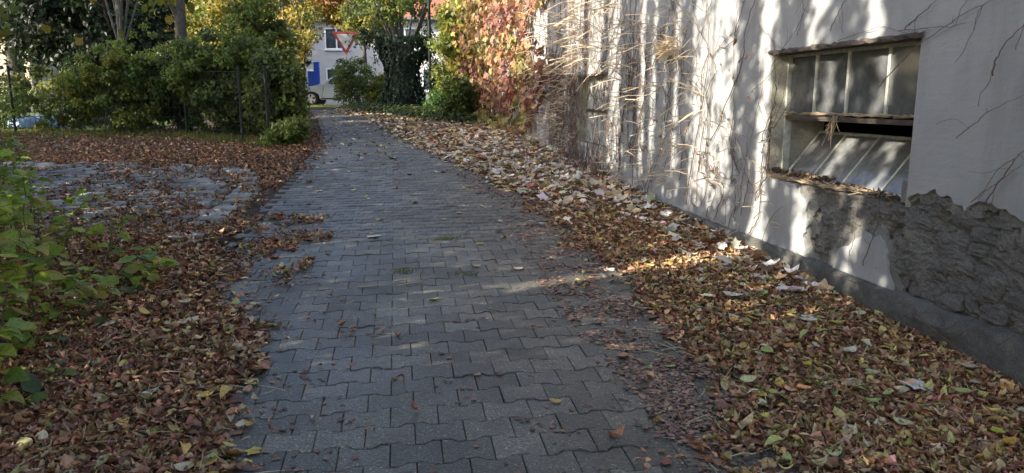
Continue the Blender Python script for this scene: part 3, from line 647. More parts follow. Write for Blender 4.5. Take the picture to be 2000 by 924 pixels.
# ------------------------------------------------------------------ creeper on the wall
def wander(s, z, n, ds, dz, jit, out=.012):
    pts = []; vs_, vz = ds, dz
    for i in range(n):
        pts.append(W(s, out + abs(random.gauss(0, .006)), z)); vs_ = vs_ * .75 + .25 * ds + random.gauss(0, jit); vz = vz * .75 + .25 * dz + random.gauss(0, jit); s += vs_; z += vz
    return pts, s, z
def stems(mb, s0, s1, z0, z1, count, length, r=.004, up=1.0, sub=3, jit=.018):
    for i in range(count):
        s = random.uniform(s0, s1); z = random.uniform(z0, z1); n = int(length / .05 * random.uniform(.6, 1.2))
        p, _, _ = wander(s, z, n, random.gauss(0, .012), .045 * up, jit); rr_ = r * random.uniform(.6, 1.4)
        mb.tube(p, np.linspace(rr_, rr_ * .45, len(p)), 4, False)
        for k in range(sub):
            q = random.choice(p); v = np.array(q) - np.array([W0[0], W0[1], 0]); ss_ = v[:2] @ WD
            p2, _, _ = wander(ss_, q[2], random.randint(5, 14), random.choice((-1, 1)) * random.uniform(.01, .035), random.uniform(-.01, .03) * up, jit)
            mb.tube(p2, np.linspace(rr_ * .6, rr_ * .25, len(p2)), 3, False)
def petioles(mb, n, fs, fz, lmin, lmax, r=.0034):
    for i in range(n):
        s = fs(); z = fz(); L = random.uniform(lmin, lmax); a = random.gauss(-.35, .7); d = np.array([math.sin(a) * .8, 1.0, random.gauss(-.1, .42)]); d /= np.linalg.norm(d)
        p0 = (s, .01, z); p1 = (s + d[0] * L * .5, .01 + d[1] * L * .5, z + d[2] * L * .5 + L * .05); p2 = (s + d[0] * L, .01 + d[1] * L, z + d[2] * L - L * .02)
        mb.tube([W(*p0), W(*p1), W(*p2)], [r * .9, r, r * 1.25], 3, False)
U = random.uniform
cr = thing('virginia_creeper', 'red orange and yellow creeper covering the far part of the wall', 'creeper', W(14, .05, gz(16)))
mb = MB(); stems(mb, 9.5, 23, .3, 2.0, 90, 2.6, .006, 1, 3); mb.build('stem', 'vine', cr)
mb = MB(); petioles(mb, 150, lambda: U(9.2, 13.0), lambda: U(.5, 3.6), .2, .45, .005); petioles(mb, 60, lambda: U(10, 13), lambda: U(.4, 1.3), .16, .38, .005); mb.build('petioles', 'petiole', cr)['kind'] = 'stuff'
n = 6800; s = R.uniform(9.6, 23.5, n); z = .55 + R.random(n) * 4.2
edge = 10.5 + 1.0 * np.sin(z * 2.2) + (1.35 - z).clip(0) * .3 + .9 * vnoise(s, z, .8, 2) - .9 * np.clip(z - 2.2, 0, 1)
keep = (s > edge) & (vnoise(s, z, .55, 31) > .2 + .25 * (s < 14)); s, z = s[keep], z[keep]; m = len(s); s = s
bulge = np.clip((s - 13) / 7, 0, 1) * .95
out = .06 + R.random(m) * (.22 + bulge) 
P = Wv(s, out, z + 0); nrm = np.tile(np.array([WN[0], WN[1], .45]), (m, 1)) + R.normal(0, .45, (m, 3)); Dn = np.tile([0, 0, -1.0], (m, 1)) + R.normal(0, .5, (m, 3))
Mx = frame_rot(Dn, nrm); S = R.uniform(.13, .21, m)
hue = vnoise(s * 1.0, z * 1.5, .8, 41) + R.normal(0, .1, m); 
reds = palette(m, [(.27, .105, .085), (.33, .145, .11), (.24, .085, .07)]); org_ = palette(m, [(.36, .2, .10), (.40, .245, .125), (.33, .185, .10)]); yel = palette(m, [(.37, .29, .12), (.30, .26, .09), (.21, .22, .06)])
col = np.where((hue < .27)[:, None], reds, np.where((hue < .66)[:, None], org_, yel)); col = np.where(((z < 1.1) & (s > 13.5))[:, None], yel, col)
col = np.where(((s > 19) & (R.random(m) < .6))[:, None], palette(m, YGREEN + YELLOW[:2]), col)
pr = np.argsort(np.where((s > 10.5), s, 99)); near_i = pr[:300]; far_i = pr[300:]
V, T, c = stamp(MAP, P[far_i], Mx[far_i], S[far_i], col[far_i]); trimesh('leaf_mass', V, T, 'creeper_leaf', cr, c)['kind'] = 'stuff'
for i in near_i:
    tv, tt = MAP[int(i) % 5]; v = (Mx[i] @ tv.T).T * S[i] + P[i]; trimesh('leaf', v, tt, 'creeper_leaf', cr, np.repeat(col[i][None], len(v), 0))
bc = thing('bare_creeper', 'leafless creeper with long straw coloured leaf stalks around the small window', 'creeper', W(8, .04, gz(11)))
mb = MB(); stems(mb, 5.4, 10, .35, 1.6, 46, 2.0, .005, 1, 4); stems(mb, 8.6, 10.6, .9, 2.4, 60, 1.4, .005, -.6, 4); stems(mb, 6.2, 10, 1.9, 3.2, 60, 1.2, .005, .7, 4)
stems(mb, 8.65, 10.7, .7, 2.3, 70, .9, .006, -.5, 5, .022); stems(mb, 5.6, 7.0, .35, 1.2, 8, 2.2, .008, 1, 5, .026)
mb.build('stem', 'vine', bc)
mb = MB(); petioles(mb, 170, lambda: random.gauss(8.2, .9), lambda: U(1.86, 3.4), .22, .5, .0055); petioles(mb, 45, lambda: U(5.9, 6.7), lambda: U(.5, 2.4), .16, .36, .0042); petioles(mb, 90, lambda: U(8.7, 10.5), lambda: U(.5, 1.9), .15, .3, .0045)
mb.build('petioles', 'petiole', bc)['kind'] = 'stuff'
mb = MB()
for i in range(260):                                                    # tangle of dead twigs under the small window
    s = U(6.6, 9.0); z = U(.4, .80) - abs(s - 8) * .1; p, _, _ = wander(s, z, 8, random.gauss(0, .03), random.gauss(-.01, .03), .02, .03 + U(0, .3)); mb.tube(p, .0045, 3, False)
mb.build('twig_tangle', 'vine', bc)['kind'] = 'stuff'
bc2 = thing('bare_creeper', 'thin leafless creeper with sparse stalks on the sunlit wall before the broken window', 'creeper', W(4.4, .04, gz(7.4)))
mb = MB(); stems(mb, 3.0, 5.8, .35, 1.2, 16, 1.6, .0045, 1, 4); stems(mb, 4.2, 6.0, 1.2, 2.2, 14, 1.2, .004, .8, 3); stems(mb, 2.5, 3.6, .3, .9, 8, 1.2, .004, .8, 4); stems(mb, 2.6, 6, .1, .3, 8, .3, .005, .5, 2); stems(mb, 3.2, 5.6, .3, .9, 5, 2.0, .006, 1, 6, .03)
mb.build('stem', 'vine', bc2)
mb = MB(); petioles(mb, 180, lambda: U(3.7, 6.4), lambda: U(.5, 2.4), .14, .38, .004); petioles(mb, 110, lambda: random.gauss(4.6, .09), lambda: random.gauss(1.95, .045), .1, .24, .004); petioles(mb, 24, lambda: U(2.2, 3.4), lambda: U(.35, 1.3), .08, .18)
mb.build('petioles', 'petiole', bc2)['kind'] = 'stuff'
n = 26; P = Wv(R.uniform(2.6, 4.9, n), .06 + .08 * R.random(n), R.choice([1.15, 1.2, 1.75, .9, 1.4], n) + R.normal(0, .08, n))
for i in range(n):
    tv, tt = LIT[i % len(LIT)]; v = (rand_rot(1)[0] @ tv.T).T * U(.035, .07) + P[i]; trimesh('dead_leaf', v, tt, 'litter', bc2, np.repeat(palette(1, [(.3, .11, .04), (.4, .22, .09)]), len(v), 0), smooth=True)
bc3 = thing('bare_creeper', 'fine dark creeper tendrils around and above the broken window', 'creeper', W(1.6, .03, .4))
mb = MB()
def strand(pxs, r=.003, jit=.006, n=14, sub=2):
    K = []
    for (px, py) in pxs:
        d = ray(px, py); o_ = np.array([0, 0, H]); t = np.dot(np.array([*W0, 0]) - o_, np.array([*WN, 0])) / np.dot(d, np.array([*WN, 0])); q = o_ + d * t
        K.append(((q[:2] - W0) @ WD, q[2]))
    K = np.array(K); tt = np.linspace(0, len(K) - 1, n * (len(K) - 1)); a = np.interp(tt, range(len(K)), K[:, 0]) + np.cumsum(R.normal(0, jit * .6, len(tt))) * .6; b_ = np.interp(tt, range(len(K)), K[:, 1]) + np.cumsum(R.normal(0, jit * .6, len(tt))) * .6
    p = [W(x, .013 + .008 * abs(math.sin(i * .7)) + (.05 if z < .37 else 0), z) for i, (x, z) in enumerate(zip(a, b_))]
    mb.tube(p, np.linspace(r, r * .4, len(p)), 4, False)
    for _ in range(sub):
        i = random.randrange(2, len(p)); s, z = a[i], b_[i]; p2, _, _ = wander(s, z, random.randint(4, 9), random.gauss(0, .015), random.gauss(-.008, .015), .008, .018 + (.05 if z < .40 else 0)); mb.tube(p2, r * .45, 3, False)
for q in [[(1720, 170), (1800, 85), (1900, 20), (1990, -20)], [(1760, 60), (1850, 55), (1890, 50)], [(1870, 270), (1930, 210), (2020, 165)], [(1945, 145), (1965, 90), (2020, 30)], [(1900, 395), (1950, 350), (2010, 315)], [(1930, 400), (1985, 330), (2020, 290)],
          [(1640, 80), (1720, 50), (1800, 70)], [(1510, 130), (1560, 60), (1590, -5)], [(1560, 70), (1575, 20), (1570, -10)], [(1625, 60), (1650, 10), (1665, -10)], [(1770, 60), (1800, 30), (1840, -10)], [(1505, 330), (1510, 230), (1530, 140)], [(1490, 300), (1530, 200), (1540, 150)], [(1480, 200), (1510, 260), (1530, 340)], [(1470, 180), (1500, 150), (1530, 110)],
          [(1665, 500), (1675, 450), (1680, 390)], [(1690, 520), (1720, 440), (1725, 390)], [(1540, 520), (1660, 540), (1800, 600)], [(1560, 560), (1700, 590), (1830, 650), (2010, 640)], [(1740, 660), (1860, 650), (1930, 610), (2010, 570)], [(1850, 690), (1920, 640), (1990, 690)], [(1800, 610), (1900, 680), (2010, 730)], [(1440, 480), (1560, 545), (1640, 590)], [(1400, 380), (1420, 300), (1400, 200)], [(1450, 420), (1470, 340), (1440, 260), (1400, 200)]]: strand(q, random.uniform(.002, .0038))
mb.build('stem', 'vine', bc3)
mb = MB()
for i in range(70):                                                     # loose stalks on the middle rail
    s = U(1.05, 2.5); d = random.gauss(0, .5); L = U(.06, .22); mb.tube([W(s, -.105 + U(-.01, .02), 1.345 + U(0, .012)), W(s + L * math.cos(d), -.10 + L * .25 * math.sin(d), 1.345 + U(-.01, .02))], .0022, 3, False)
for i in range(16): s = 1.86 + random.gauss(0, .03); mb.tube([W(s, -.10, 1.34), W(s + random.gauss(0, .02), -.09, 1.30), W(s + random.gauss(0, .05), -.085, 1.20 + random.gauss(0, .05))], .0018, 3, False)
for i in range(220):
    s = random.triangular(1.0, 2.6, 2.2); d = random.gauss(0, .6); L = U(.06, .24); o_ = U(-.13, .02); mb.tube([W(s, o_, .87 + U(0, .03)), W(s + L * math.cos(d), o_ + L * .3 * math.sin(d), .87 + U(0, .04))], .0024, 3, False)
tag(mb.build('dry_stalks', 'petiole'), 'dry creeper stalks lying on the window rail and sill', 'twigs', None, 'stuff')
n = 420; s = np.clip(R.normal(2.1, .35, n), 1.0, 2.55); s[300:] = R.uniform(1.0, 2.0, n - 300); P = Wv(s, R.uniform(-.13, -.015, n), .875 + R.random(n) * np.where(s > 1.8, .05, .02))
V, T, c = stamp(LIT, P, rand_rot(n, .6), R.uniform(.03, .065, n), palette(n, [(.12, .08, .055), (.2, .14, .09), (.16, .1, .06), (.42, .32, .18)])); tag(trimesh('sill_leaves', V, T, 'litter', None, c, True), 'dry brown leaf debris heaped on the window sill', 'leaves', None, 'stuff')
# thick old stem lying along the wall foot
def root(label, pxs, r):
    K = [G(*p) for p in pxs]; mb = MB(); t = np.linspace(0, len(K) - 1, 14); K = np.array(K); xs = np.interp(t, range(len(K)), K[:, 0]); ys = np.interp(t, range(len(K)), K[:, 1])
    zz_ = gtop(xs, ys) + np.sin(t / t[-1] * PI) * .05; mb.tube(list(zip(xs, ys, zz_)), np.linspace(r, r * .6, 14), 7); tag(mb.build('creeper_root', 'bark', None, True), label, 'root')
root('thick dark creeper root beside the plinth below the peeling corner', [(1570, 560), (1605, 580), (1632, 610)], .022)
root('long arched creeper root at the wall foot', [(1330, 445), (1370, 450), (1440, 492)], .014)

# ------------------------------------------------------------------ single fallen leaves
LEAVES = [
 (730, 467, .16, 'm', (.62, .58, .5), 'large cream curled maple leaf alone in the middle of the pavers'), (848, 593, .09, 'o', (.34, .38, .12), 'yellow green oval leaf lying flat on the grey pavers'),
 (500, 893, .085, 'm', (.5, .4, .05), 'bright yellow lobed leaf at the left paver edge'), (1085, 795, .065, 'o', (.45, .34, .1), 'ochre pointed leaf with dark scrap on the pavers'),
 (500, 602, .085, 'o', (.42, .42, .2), 'pale lime leaf on pavers beside the brown drift'), (928, 527, .1, 'o', (.5, .4, .22), 'tan narrow leaf near the moss tuft on the pavers'),
 (1012, 532, .08, 'o', (.6, .56, .44), 'small whitish leaf near the crushed leaf band'), (975, 457, .1, 'o', (.55, .47, .25), 'cream yellow upright leaf next to the crushed leaf band'),
 (868, 433, .08, 'm', (.5, .44, .25), 'small pale star shaped leaf on the pavers'), (1795, 790, .17, 'm', (.62, .58, .52), 'large whitish three pointed leaf on the leaf bank by the plinth'),
 (1572, 650, .13, 'm', (.62, .58, .48), 'white lobed leaf lying on the bank below the plaster patch'), (1430, 602, .14, 'o', (.66, .62, .52), 'broad white leaf curled on the bank'),
 (1385, 600, .12, 'm', (.62, .58, .5), 'white torn leaf beside a broad white leaf'), (1655, 718, .12, 'o', (.55, .53, .4), 'pale greyish oval leaf on the bank'),
 (1535, 704, .085, 'o', (.5, .2, .04), 'bright orange curled leaf on the bank'), (1575, 740, .07, 'o', (.5, .35, .05), 'golden yellow small leaf on the bank'),
 (1510, 797, .07, 'o', (.42, .4, .08), 'lemon yellow oval leaf near the pavers'), (1760, 862, .09, 'o', (.45, .45, .25), 'pale green blunt leaf on the bank'),
 (1700, 760, .07, 'o', (.36, .38, .2), 'light green oval leaf resting on brown leaves of the bank'), (1945, 885, .08, 'o', (.42, .42, .06), 'vivid yellow green leaf on the bank'),
 (1965, 905, .08, 'o', (.45, .28, .03), 'deep golden leaf beside a vivid yellow green leaf'), (1805, 747, .08, 'o', (.16, .02, .025), 'dark crimson leaf on the bank by the plinth'),
 (1885, 756, .1, 'o', (.5, .38, .32), 'pinkish pale leaf close to the plinth'), (1308, 724, .075, 'm', (.4, .42, .15), 'pale lime lobed leaf on crushed leaves'),
 (1268, 728, .05, 'o', (.3, .36, .12), 'small light green leaf on crushed leaves'), (1810, 605, .07, 'o', (.25, .3, .1), 'olive green leaf tucked under the plinth'),
 (365, 612, .11, 'o', (.5, .46, .22), 'pale yellow leaf on the brown drift'), (185, 736, .085, 'm', (.3, .36, .2), 'mint green leaf on the brown drift'),
 (297, 796, .08, 'o', (.42, .46, .33), 'silvery green leaf on the brown drift'), (248, 746, .09, 'o', (.14, .05, .07), 'dull purple leaf on the brown drift'),
 (235, 784, .06, 'o', (.28, .36, .12), 'small green oval leaf on the brown drift'), (375, 648, .1, 'm', (.55, .47, .3), 'cream crumpled leaf on the brown drift'),
 (455, 548, .1, 'o', (.55, .42, .2), 'light tan curled leaf on the drift beside the pavers'), (1190, 548, .09, 'm', (.66, .62, .52), 'white leaf at the tip of the sun streak'),
 (1450, 512, .15, 'm', (.6, .46, .24), 'big tan leaf curled against the sunlit plinth'), (765, 313, .2, 'o', (.6, .55, .42), 'cream leaf on the far pavers'),
 (1205, 380, .2, 'm', (.64, .6, .54), 'white curled creeper leaf under the small window'), (1265, 455, .16, 'm', (.62, .56, .46), 'wide cream leaf on the bank near the pavers')]
for px, py, S, kind, colr, lab in LEAVES:
    x, y = G(px, py); x = min(x, wallx(y) - .09); tv, tt = (leaf_maple(.12, px) if kind == 'm' else leaf_ovate(.6, .12, .35, .2, 4)); z = float(gtop(np.array(x), np.array(y))) + (.05 if (x > fR(y) or x < fL(y)) else .012)
    M = rand_rot(1, .12)[0]; v = (M @ tv.T).T * S * (1.0 if kind == 'o' else .95)
    me_o = trimesh('fallen_leaf', v, tt, 'litter', None, np.repeat(np.clip(np.array(colr)[None], 0, .8), len(v), 0), True, origin=(0, 0, v[:, 2].min())); me_o.location = (x, y, z - (.01 if z > .1 else 0)); tag(me_o, lab, 'leaf')
for pxs, lab in [([(700, 569), (760, 563)], 'longer pale straw lying on the pavers'), ([(775, 565), (828, 558)], 'shorter pale straw lying on the pavers'), ([(938, 405), (955, 415)], 'thin bleached twig on the far pavers'), ([(885, 367), (912, 372)], 'straight white stalk on the pavers near the leaf bank')]:
    mb = MB(); a, b = G(*pxs[0]), G(*pxs[1]); mb.tube([(a[0], a[1], gz(a[1]) + .028), ((a[0] + b[0]) / 2, (a[1] + b[1]) / 2 + .01, gz(a[1]) + .03), (b[0], b[1], gz(b[1]) + .028)], [.003, .004, .002], 5); tag(mb.build('straw', 'straw'), lab, 'straw')
for px, py, k in [(862, 472, 0), (880, 470, 1), (905, 540, 0), (790, 535, 1)]:
    x, y = G(px, py); P = np.stack([R.normal(x, .05, 90), R.normal(y, .04, 90), np.full(90, gz(y) + .018)], -1)
    grass('moss_tuft', 'small moss and grass tuft in the paver joints', P, .008, .025, YGREEN + GREEN).update({}) if False else grass('moss_tuft', 'small moss and grass tuft in the paver joints', P, .008, .025, YGREEN + GREEN)

# ------------------------------------------------------------------ plants
def clump_leaves(cent, rad, per, size, cols, temps, droop=.3, wts=None, flat=.75):
    cent = np.asarray(cent); n = len(cent) * per; ci = np.repeat(np.arange(len(cent)), per)
    d = R.normal(0, 1, (n, 3)); d /= np.linalg.norm(d, axis=1, keepdims=True); r = R.random(n) ** .5
    P = cent[ci] + d * (np.asarray(rad)[ci] * r)[:, None] * np.array([1, 1, flat])
    Dn = d * .6 + R.normal(0, .5, (n, 3)); Dn[:, 2] -= droop; nr = np.array([0, 0, 1.0]) + R.normal(0, .55, (n, 3))
    base = palette(len(cent), cols, wts, .12)[ci] * (1 + R.normal(0, .18, (n, 1)))
    return P, frame_rot(Dn, nr), R.uniform(size[0], size[1], n), np.clip(base, .004, .8)
def shrub(name, label, loc, rx, ry, h, K, per, size, cols, group=None, cat='shrub', temps=SIMPLE, stems_n=7, wts=None, z0=.02, crad=(.14, .32), mat='bark'):
    t = thing(name, label, cat, (loc[0], loc[1], gz(loc[1])), group)
    u = R.normal(0, 1, (K, 3)); u /= np.linalg.norm(u, axis=1, keepdims=True); u *= (R.random(K) ** .4)[:, None]
    c = np.stack([loc[0] + u[:, 0] * rx, loc[1] + u[:, 1] * ry, gz(loc[1]) + z0 + (h - z0) * (.5 + .5 * u[:, 2])], -1)
    mb = MB(); b0 = Vector((loc[0], loc[1], gz(loc[1]) - .05))
    for i in range(stems_n):
        e = Vector(c[R.integers(K)]); b = b0 + Vector((R.normal(0, rx * .25), R.normal(0, ry * .25), 0)); m = b.lerp(e, .5) + Vector((R.normal(0, .06), R.normal(0, .06), .1)); mb.tube([b, m, e], [.016, 0.008, .004], 5, False)
    mb.build('stem', mat, t)
    V, T, cc = stamp(temps, *clump_leaves(c, R.uniform(*crad, K), per, size, cols, temps, wts=wts)); trimesh('foliage', V, T, 'foliage', t, cc); return t
def tree(name, label, loc, h, r, crown, K, per, size, cols, group=None, lean=(0, 0), bark='bark', forks=5, z0=None, crad=(.4, .8), temps=SIMPLE, limbs=9, wts=None):
    """crown = (cx,cy offset, z centre, rx, ry, rz)"""
    t = thing(name, label, 'tree', (loc[0], loc[1], gz(loc[1])), group); zb = gz(loc[1]); mb = MB(); pts = []; n = 8
    for i in range(n): f = i / (n - 1); pts.append(Vector((loc[0] + lean[0] * f + .05 * math.sin(f * 5 + loc[0]), loc[1] + lean[1] * f + .04 * math.cos(f * 4 + loc[0]), zb - .1 + h * f)))
    mb.tube(pts, [r * (1.15 - .8 * i / (n - 1)) for i in range(n)], 8); mb.build('trunk', bark, t, True)
    u = R.normal(0, 1, (K, 3)); u /= np.linalg.norm(u, axis=1, keepdims=True); u *= (R.random(K) ** .38)[:, None]
    c = np.stack([loc[0] + crown[0] + u[:, 0] * crown[3], loc[1] + crown[1] + u[:, 1] * crown[4], zb + crown[2] + u[:, 2] * crown[5]], -1)
    mb = MB()
    for i in range(limbs):
        e = Vector(c[i % K]); b = pts[random.randint(3, n - 1)]; m = b.lerp(e, .5) + Vector((0, 0, .15 * (e - b).length)); mb.tube([b, m, e], [r * .35, r * .22, r * .06], 5, False)
    mb.build('limbs', bark, t, True)
    V, T, cc = stamp(temps, *clump_leaves(c, R.uniform(*crad, K), per, size, cols, temps, wts=wts)); trimesh('crown', V, T, 'foliage', t, cc); return t
# young bush in the left foreground: every leaf on its own
def leafy_sapling(name, label, cat, stems_, size, cols, mat='green_stem', leaf_n=12, parent=None):
    b0 = stems_[0][0]; t = thing(name, label, cat, tuple(b0)); mb = MB(); PP = []; DD = []
    for st in stems_:
        st = [Vector(p) for p in st]; m = 10; pts = []
        for i in range(m + 1):
            f = i / m * (len(st) - 1); k = min(int(f), len(st) - 2); pts.append(st[k].lerp(st[k + 1], f - k) + Vector((R.normal(0, .008), R.normal(0, .008), R.normal(0, .004))))
        mb = MB(); mb.tube(pts, np.linspace(.006, .002, len(pts)), 5, False)
        for j in range(leaf_n):
            f = .25 + .75 * (j + R.random()) / leaf_n; p = pts[int(f * m)]; a = R.uniform(0, 2 * PI); d = Vector((math.cos(a), math.sin(a), R.normal(.1, .25))); L = R.uniform(.03, .09)
            mb.tube([p, p + d * L], .0015, 3, False); PP.append(np.array(p + d * (L + size[1] * .4))); DD.append(np.array(d) + np.array([0, 0, -.25]))
        mb.build('stem', mat, t)
    PP = np.array(PP); n = len(PP); Mx = frame_rot(np.array(DD), np.array([0, 0, 1.]) + R.normal(0, .32, (n, 3))); S = R.uniform(*size, n); cc = palette(n, cols, None, .14)
    for i in range(n):
        tv, tt = BIGL[i % len(BIGL)]; v = (Mx[i] @ tv.T).T * S[i] + PP[i]; trimesh('leaf', v, tt, 'foliage', t, np.repeat(cc[i][None], len(v), 0), True)
    return t
BIGL = [leaf_ovate(.8, .12, -.25, .1, 5), leaf_ovate(.9, .1, .15, .05, 5), leaf_ovate(.75, .2, -.4, .12, 5)]
BRIGHT = [(.33, .43, .06), (.26, .37, .055), (.4, .46, .08), (.2, .3, .05), (.42, .38, .08)]
st = []
for px, py, hx, hh in [(60, 560, .0, .9), (10, 620, -.1, .85), (5, 540, 0, 1.0), (130, 540, .05, .5), (200, 520, .15, .42), (40, 480, -.1, .8), (230, 545, .2, .3), (100, 640, .1, .35), (20, 700, 0, .5), (70, 430, 0, .55), (160, 600, .15, .3), (250, 560, .2, .25), (140, 470, .1, .5)]:
    x, y = G(px, py + 20); st.append([(x, y, gz(y)), (x + hx * .4, y + R.normal(0, .05), gz(y) + hh * .6), (x + hx + R.normal(0, .06), y + R.normal(0, .12), gz(y) + hh)])
leafy_sapling('young_bush', 'bright green leafy young bush growing out of the brown leaf drift', 'bush', st, (.07, .12), BRIGHT, leaf_n=22)
st = []
for px, py, hx, hh in [(-40, 640, .1, 1.05), (-20, 560, .15, 1.1), (15, 500, .0, 1.0), (-60, 700, .15, .95), (40, 520, .05, .95), (-10, 760, .08, .7), (30, 600, 0, .8), (90, 500, .05, .75), (-30, 840, .05, .5), (60, 640, .1, .6)]:
    x, y = G(px, py + 20); st.append([(x, y, gz(y)), (x + hx * .4, y + R.normal(0, .05), gz(y) + hh * .6), (x + hx + R.normal(0, .06), y + R.normal(0, .12), gz(y) + hh)])
leafy_sapling('young_bush', 'taller yellow green bush arching over the edge of the leaf drift', 'bush', st, (.07, .13), BRIGHT, leaf_n=28)
st = []
for px, py, hh in [(60, 700, .12), (130, 690, .14), (170, 660, .12), (110, 760, .1), (60, 780, .12), (20, 820, .1), (180, 560, .14), (250, 590, .12), (230, 620, .1)]:
    x, y = G(px, py); st.append([(x, y, gz(y)), (x + R.normal(0, .05), y + R.normal(0, .05), gz(y) + hh)])
leafy_sapling('seedlings', 'low green seedlings poking through the brown leaf drift', 'plant', st, (.06, .1), [(.08, .14, .03), (.12, .18, .035)], leaf_n=6)
# linden whose branch hangs into the top left corner
lt = thing('linden_tree', 'linden branch with yellowing leaves hanging over the fence corner', 'tree', (-6.2, 4.6, gz(4.6)))
mb = MB(); mb.tube([(-6.2, 4.6, 0), (-6.15, 4.65, 1.6), (-6.0, 4.7, 3.4), (-5.9, 4.8, 6.5)], [.2, .16, .13, .06], 9); mb.build('trunk', 'bark', lt, True)
mb = MB(); tw = []
for (e, z) in [((-3.8, 6.0), 1.85), ((-3.2, 6.3), 2.02), ((-4.1, 6.1), 1.75), ((-2.7, 6.6), 2.05), ((-3.3, 7.2), 2.1), ((-4.5, 6.8), 2.0), ((-2.5, 6.1), 2.1)]:
    b = Vector((-6.0, 4.7, 3.0)); e3 = Vector((e[0], e[1], z + .1)); m = b.lerp(e3, .55) + Vector((0, 0, .35)); mb.tube([b, m, b.lerp(e3, .8) + Vector((0, 0, .18)), e3], [.03, .016, .009, .003], 5, False); tw.append((m, e3))
mb.build('branch', 'bark', lt)
PP = []; 
for m, e3 in tw:
    for j in range(17): f = R.uniform(.35, 1.05); PP.append(np.array(m.lerp(e3, f)) + np.array([R.normal(0, .13), R.normal(0, .13), R.normal(.0, .08) + .12 * (1 - f)]))
PP = np.array(PP); n = len(PP); Mx = frame_rot(np.tile([0, 0, -1.], (n, 1)) + R.normal(0, .45, (n, 3)), R.normal(0, 1, (n, 3)) + np.array([0, -1, .4])); cc = palette(n, [(.3, .27, .035), (.2, .22, .03), (.38, .28, .04), (.13, .17, .03)], None, .15)
for i in range(n): tv, tt = BIGL[i % 3]; v = (Mx[i] @ tv.T).T * R.uniform(.075, .115) + PP[i]; trimesh('leaf', v, tt, 'foliage', lt, np.repeat(cc[i][None], len(v), 0), True)
K = np.array([(-6.2 + R.normal(0, 1.7), 4.6 + R.normal(0, 1.7), 7.4 + R.random() * 2.6) for _ in range(50)])
V, T, cc2 = stamp(SIMPLE, *clump_leaves(K, R.uniform(.4, .8, len(K)), 70, (.12, .2), YGREEN, SIMPLE, .4)); trimesh('crown', V, T, 'foliage', lt, cc2)  # crown above the view, added to cut the sky light on the left
tree('unseen_shade_tree', 'unseen spreading tree added to dim the near ground', (-3.6, -2.6), 7, .28, (.2, .0, 6.3, 3.0, 2.2, 1.6), 90, 70, (.16, .28), YGREEN + YELLOW[1:2], crad=(.5, 1.0))  # unseen tree whose canopy is added to darken the near ground
# shrubs behind the wire fence
SH = 'shrubs behind the wire fence'
def px_shrub(label, pxc, y, wpx, h, K, per, cols, size=(.07, .12), **kw):
    x = AT(pxc, y); rx = wpx / FPX * y / 2; shrub(kw.pop('name', 'shrub'), label, (x, y), rx, min(rx, .8), h, K, per, size, cols, SH, **kw)
px_shrub('low yellowish green shrub at the fence by the blue sheet', 110, 17.3, 190, 1.55, 56, 60, YGREEN[:2] + GREEN[1:3], stems_n=6, crad=(.12, .25))
px_shrub('broad light green hazel shrub below the slim trunk', 240, 17.0, 230, 2.0, 120, 80, YGREEN[:3] + GREEN[2:3], (.09, .14), name='hazel_shrub')
px_shrub('dark green shrub around the fence post', 350, 17.4, 150, 2.0, 90, 80, GREEN + DARKG[2:])
px_shrub('dense mid green hedge shrub inside the fence corner', 450, 16.5, 230, 2.3, 190, 90, GREEN + YGREEN[2:3], (.08, .13), name='hedge_shrub')
px_shrub('tall upright hedge shrub at the fence end by the drive', 545, 15.7, 110, 1.9, 110, 90, GREEN, (.09, .14), name='hedge_shrub')
px_shrub('tall leafy bush rising above the hedge corner', 515, 18, 150, 3.1, 120, 80, GREEN[1:3] + YGREEN[2:3], (.09, .15))
px_shrub('small low bush spilling from fence corner onto the drive edge', 556, 14.4, 90, .5, 34, 70, GREEN[1:3] + YGREEN[2:3], (.07, .11))
px_shrub('feathery young shrub with upright shoots behind the fence', 310, 18, 120, 2.5, 60, 50, GREEN[1:3], (.05, .08), crad=(.1, .2))
px_shrub('green shrub behind hedge bordering the bend', 540, 20.5, 90, 1.9, 60, 80, GREEN + YGREEN[2:3], (.09, .14))
px_shrub('yellowing shrub between hedge and trees', 430, 20, 190, 3.0, 110, 70, YGREEN, (.09, .14))
px_shrub('dim green shrub at the left end of fence', 10, 18.2, 120, 1.3, 40, 60, GREEN + YGREEN[:1])
# trees behind the fence
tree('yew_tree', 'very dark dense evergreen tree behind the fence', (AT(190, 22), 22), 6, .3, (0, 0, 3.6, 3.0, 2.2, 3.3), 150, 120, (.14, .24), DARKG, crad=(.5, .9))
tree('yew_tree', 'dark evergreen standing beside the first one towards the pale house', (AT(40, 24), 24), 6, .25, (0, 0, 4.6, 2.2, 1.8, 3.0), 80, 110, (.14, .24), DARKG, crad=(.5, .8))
tree('young_tree', 'slim pale trunk forking high above the hazel shrub', (AT(258, 17.8), 17.8), 4.4, .085, (0, 0, 5.2, 1.6, 1.4, 1.3), 16, 40, (.09, .15), YGREEN, lean=(-.25, 0), bark='pale_bark', crad=(.3, .6), limbs=14)
tree('broadleaf_tree', 'thick dark trunk beside the fence post with yellow green crown', (AT(362, 17.9), 17.9), 6, .17, (.2, 0, 5.2, 2.4, 2.0, 1.5), 38, 60, (.1, .17), YGREEN + GREEN[2:3], crad=(.4, .7))
tree('maple_tree', 'sunlit bright yellow tree behind the hedge', (AT(475, 33), 33), 7, .16, (0, 0, 3.3, 2.7, 1.8, 2.4), 130, 80, (.15, .26), YELLOW + YGREEN[3:], crad=(.35, .75))
tree('maple_tree', 'yellow tree with thin crown in front of pale sky', (AT(560, 30), 30), 6, .12, (0, 0, 2.9, 1.3, 1.2, 1.9), 46, 60, (.12, .2), YELLOW, crad=(.3, .6))
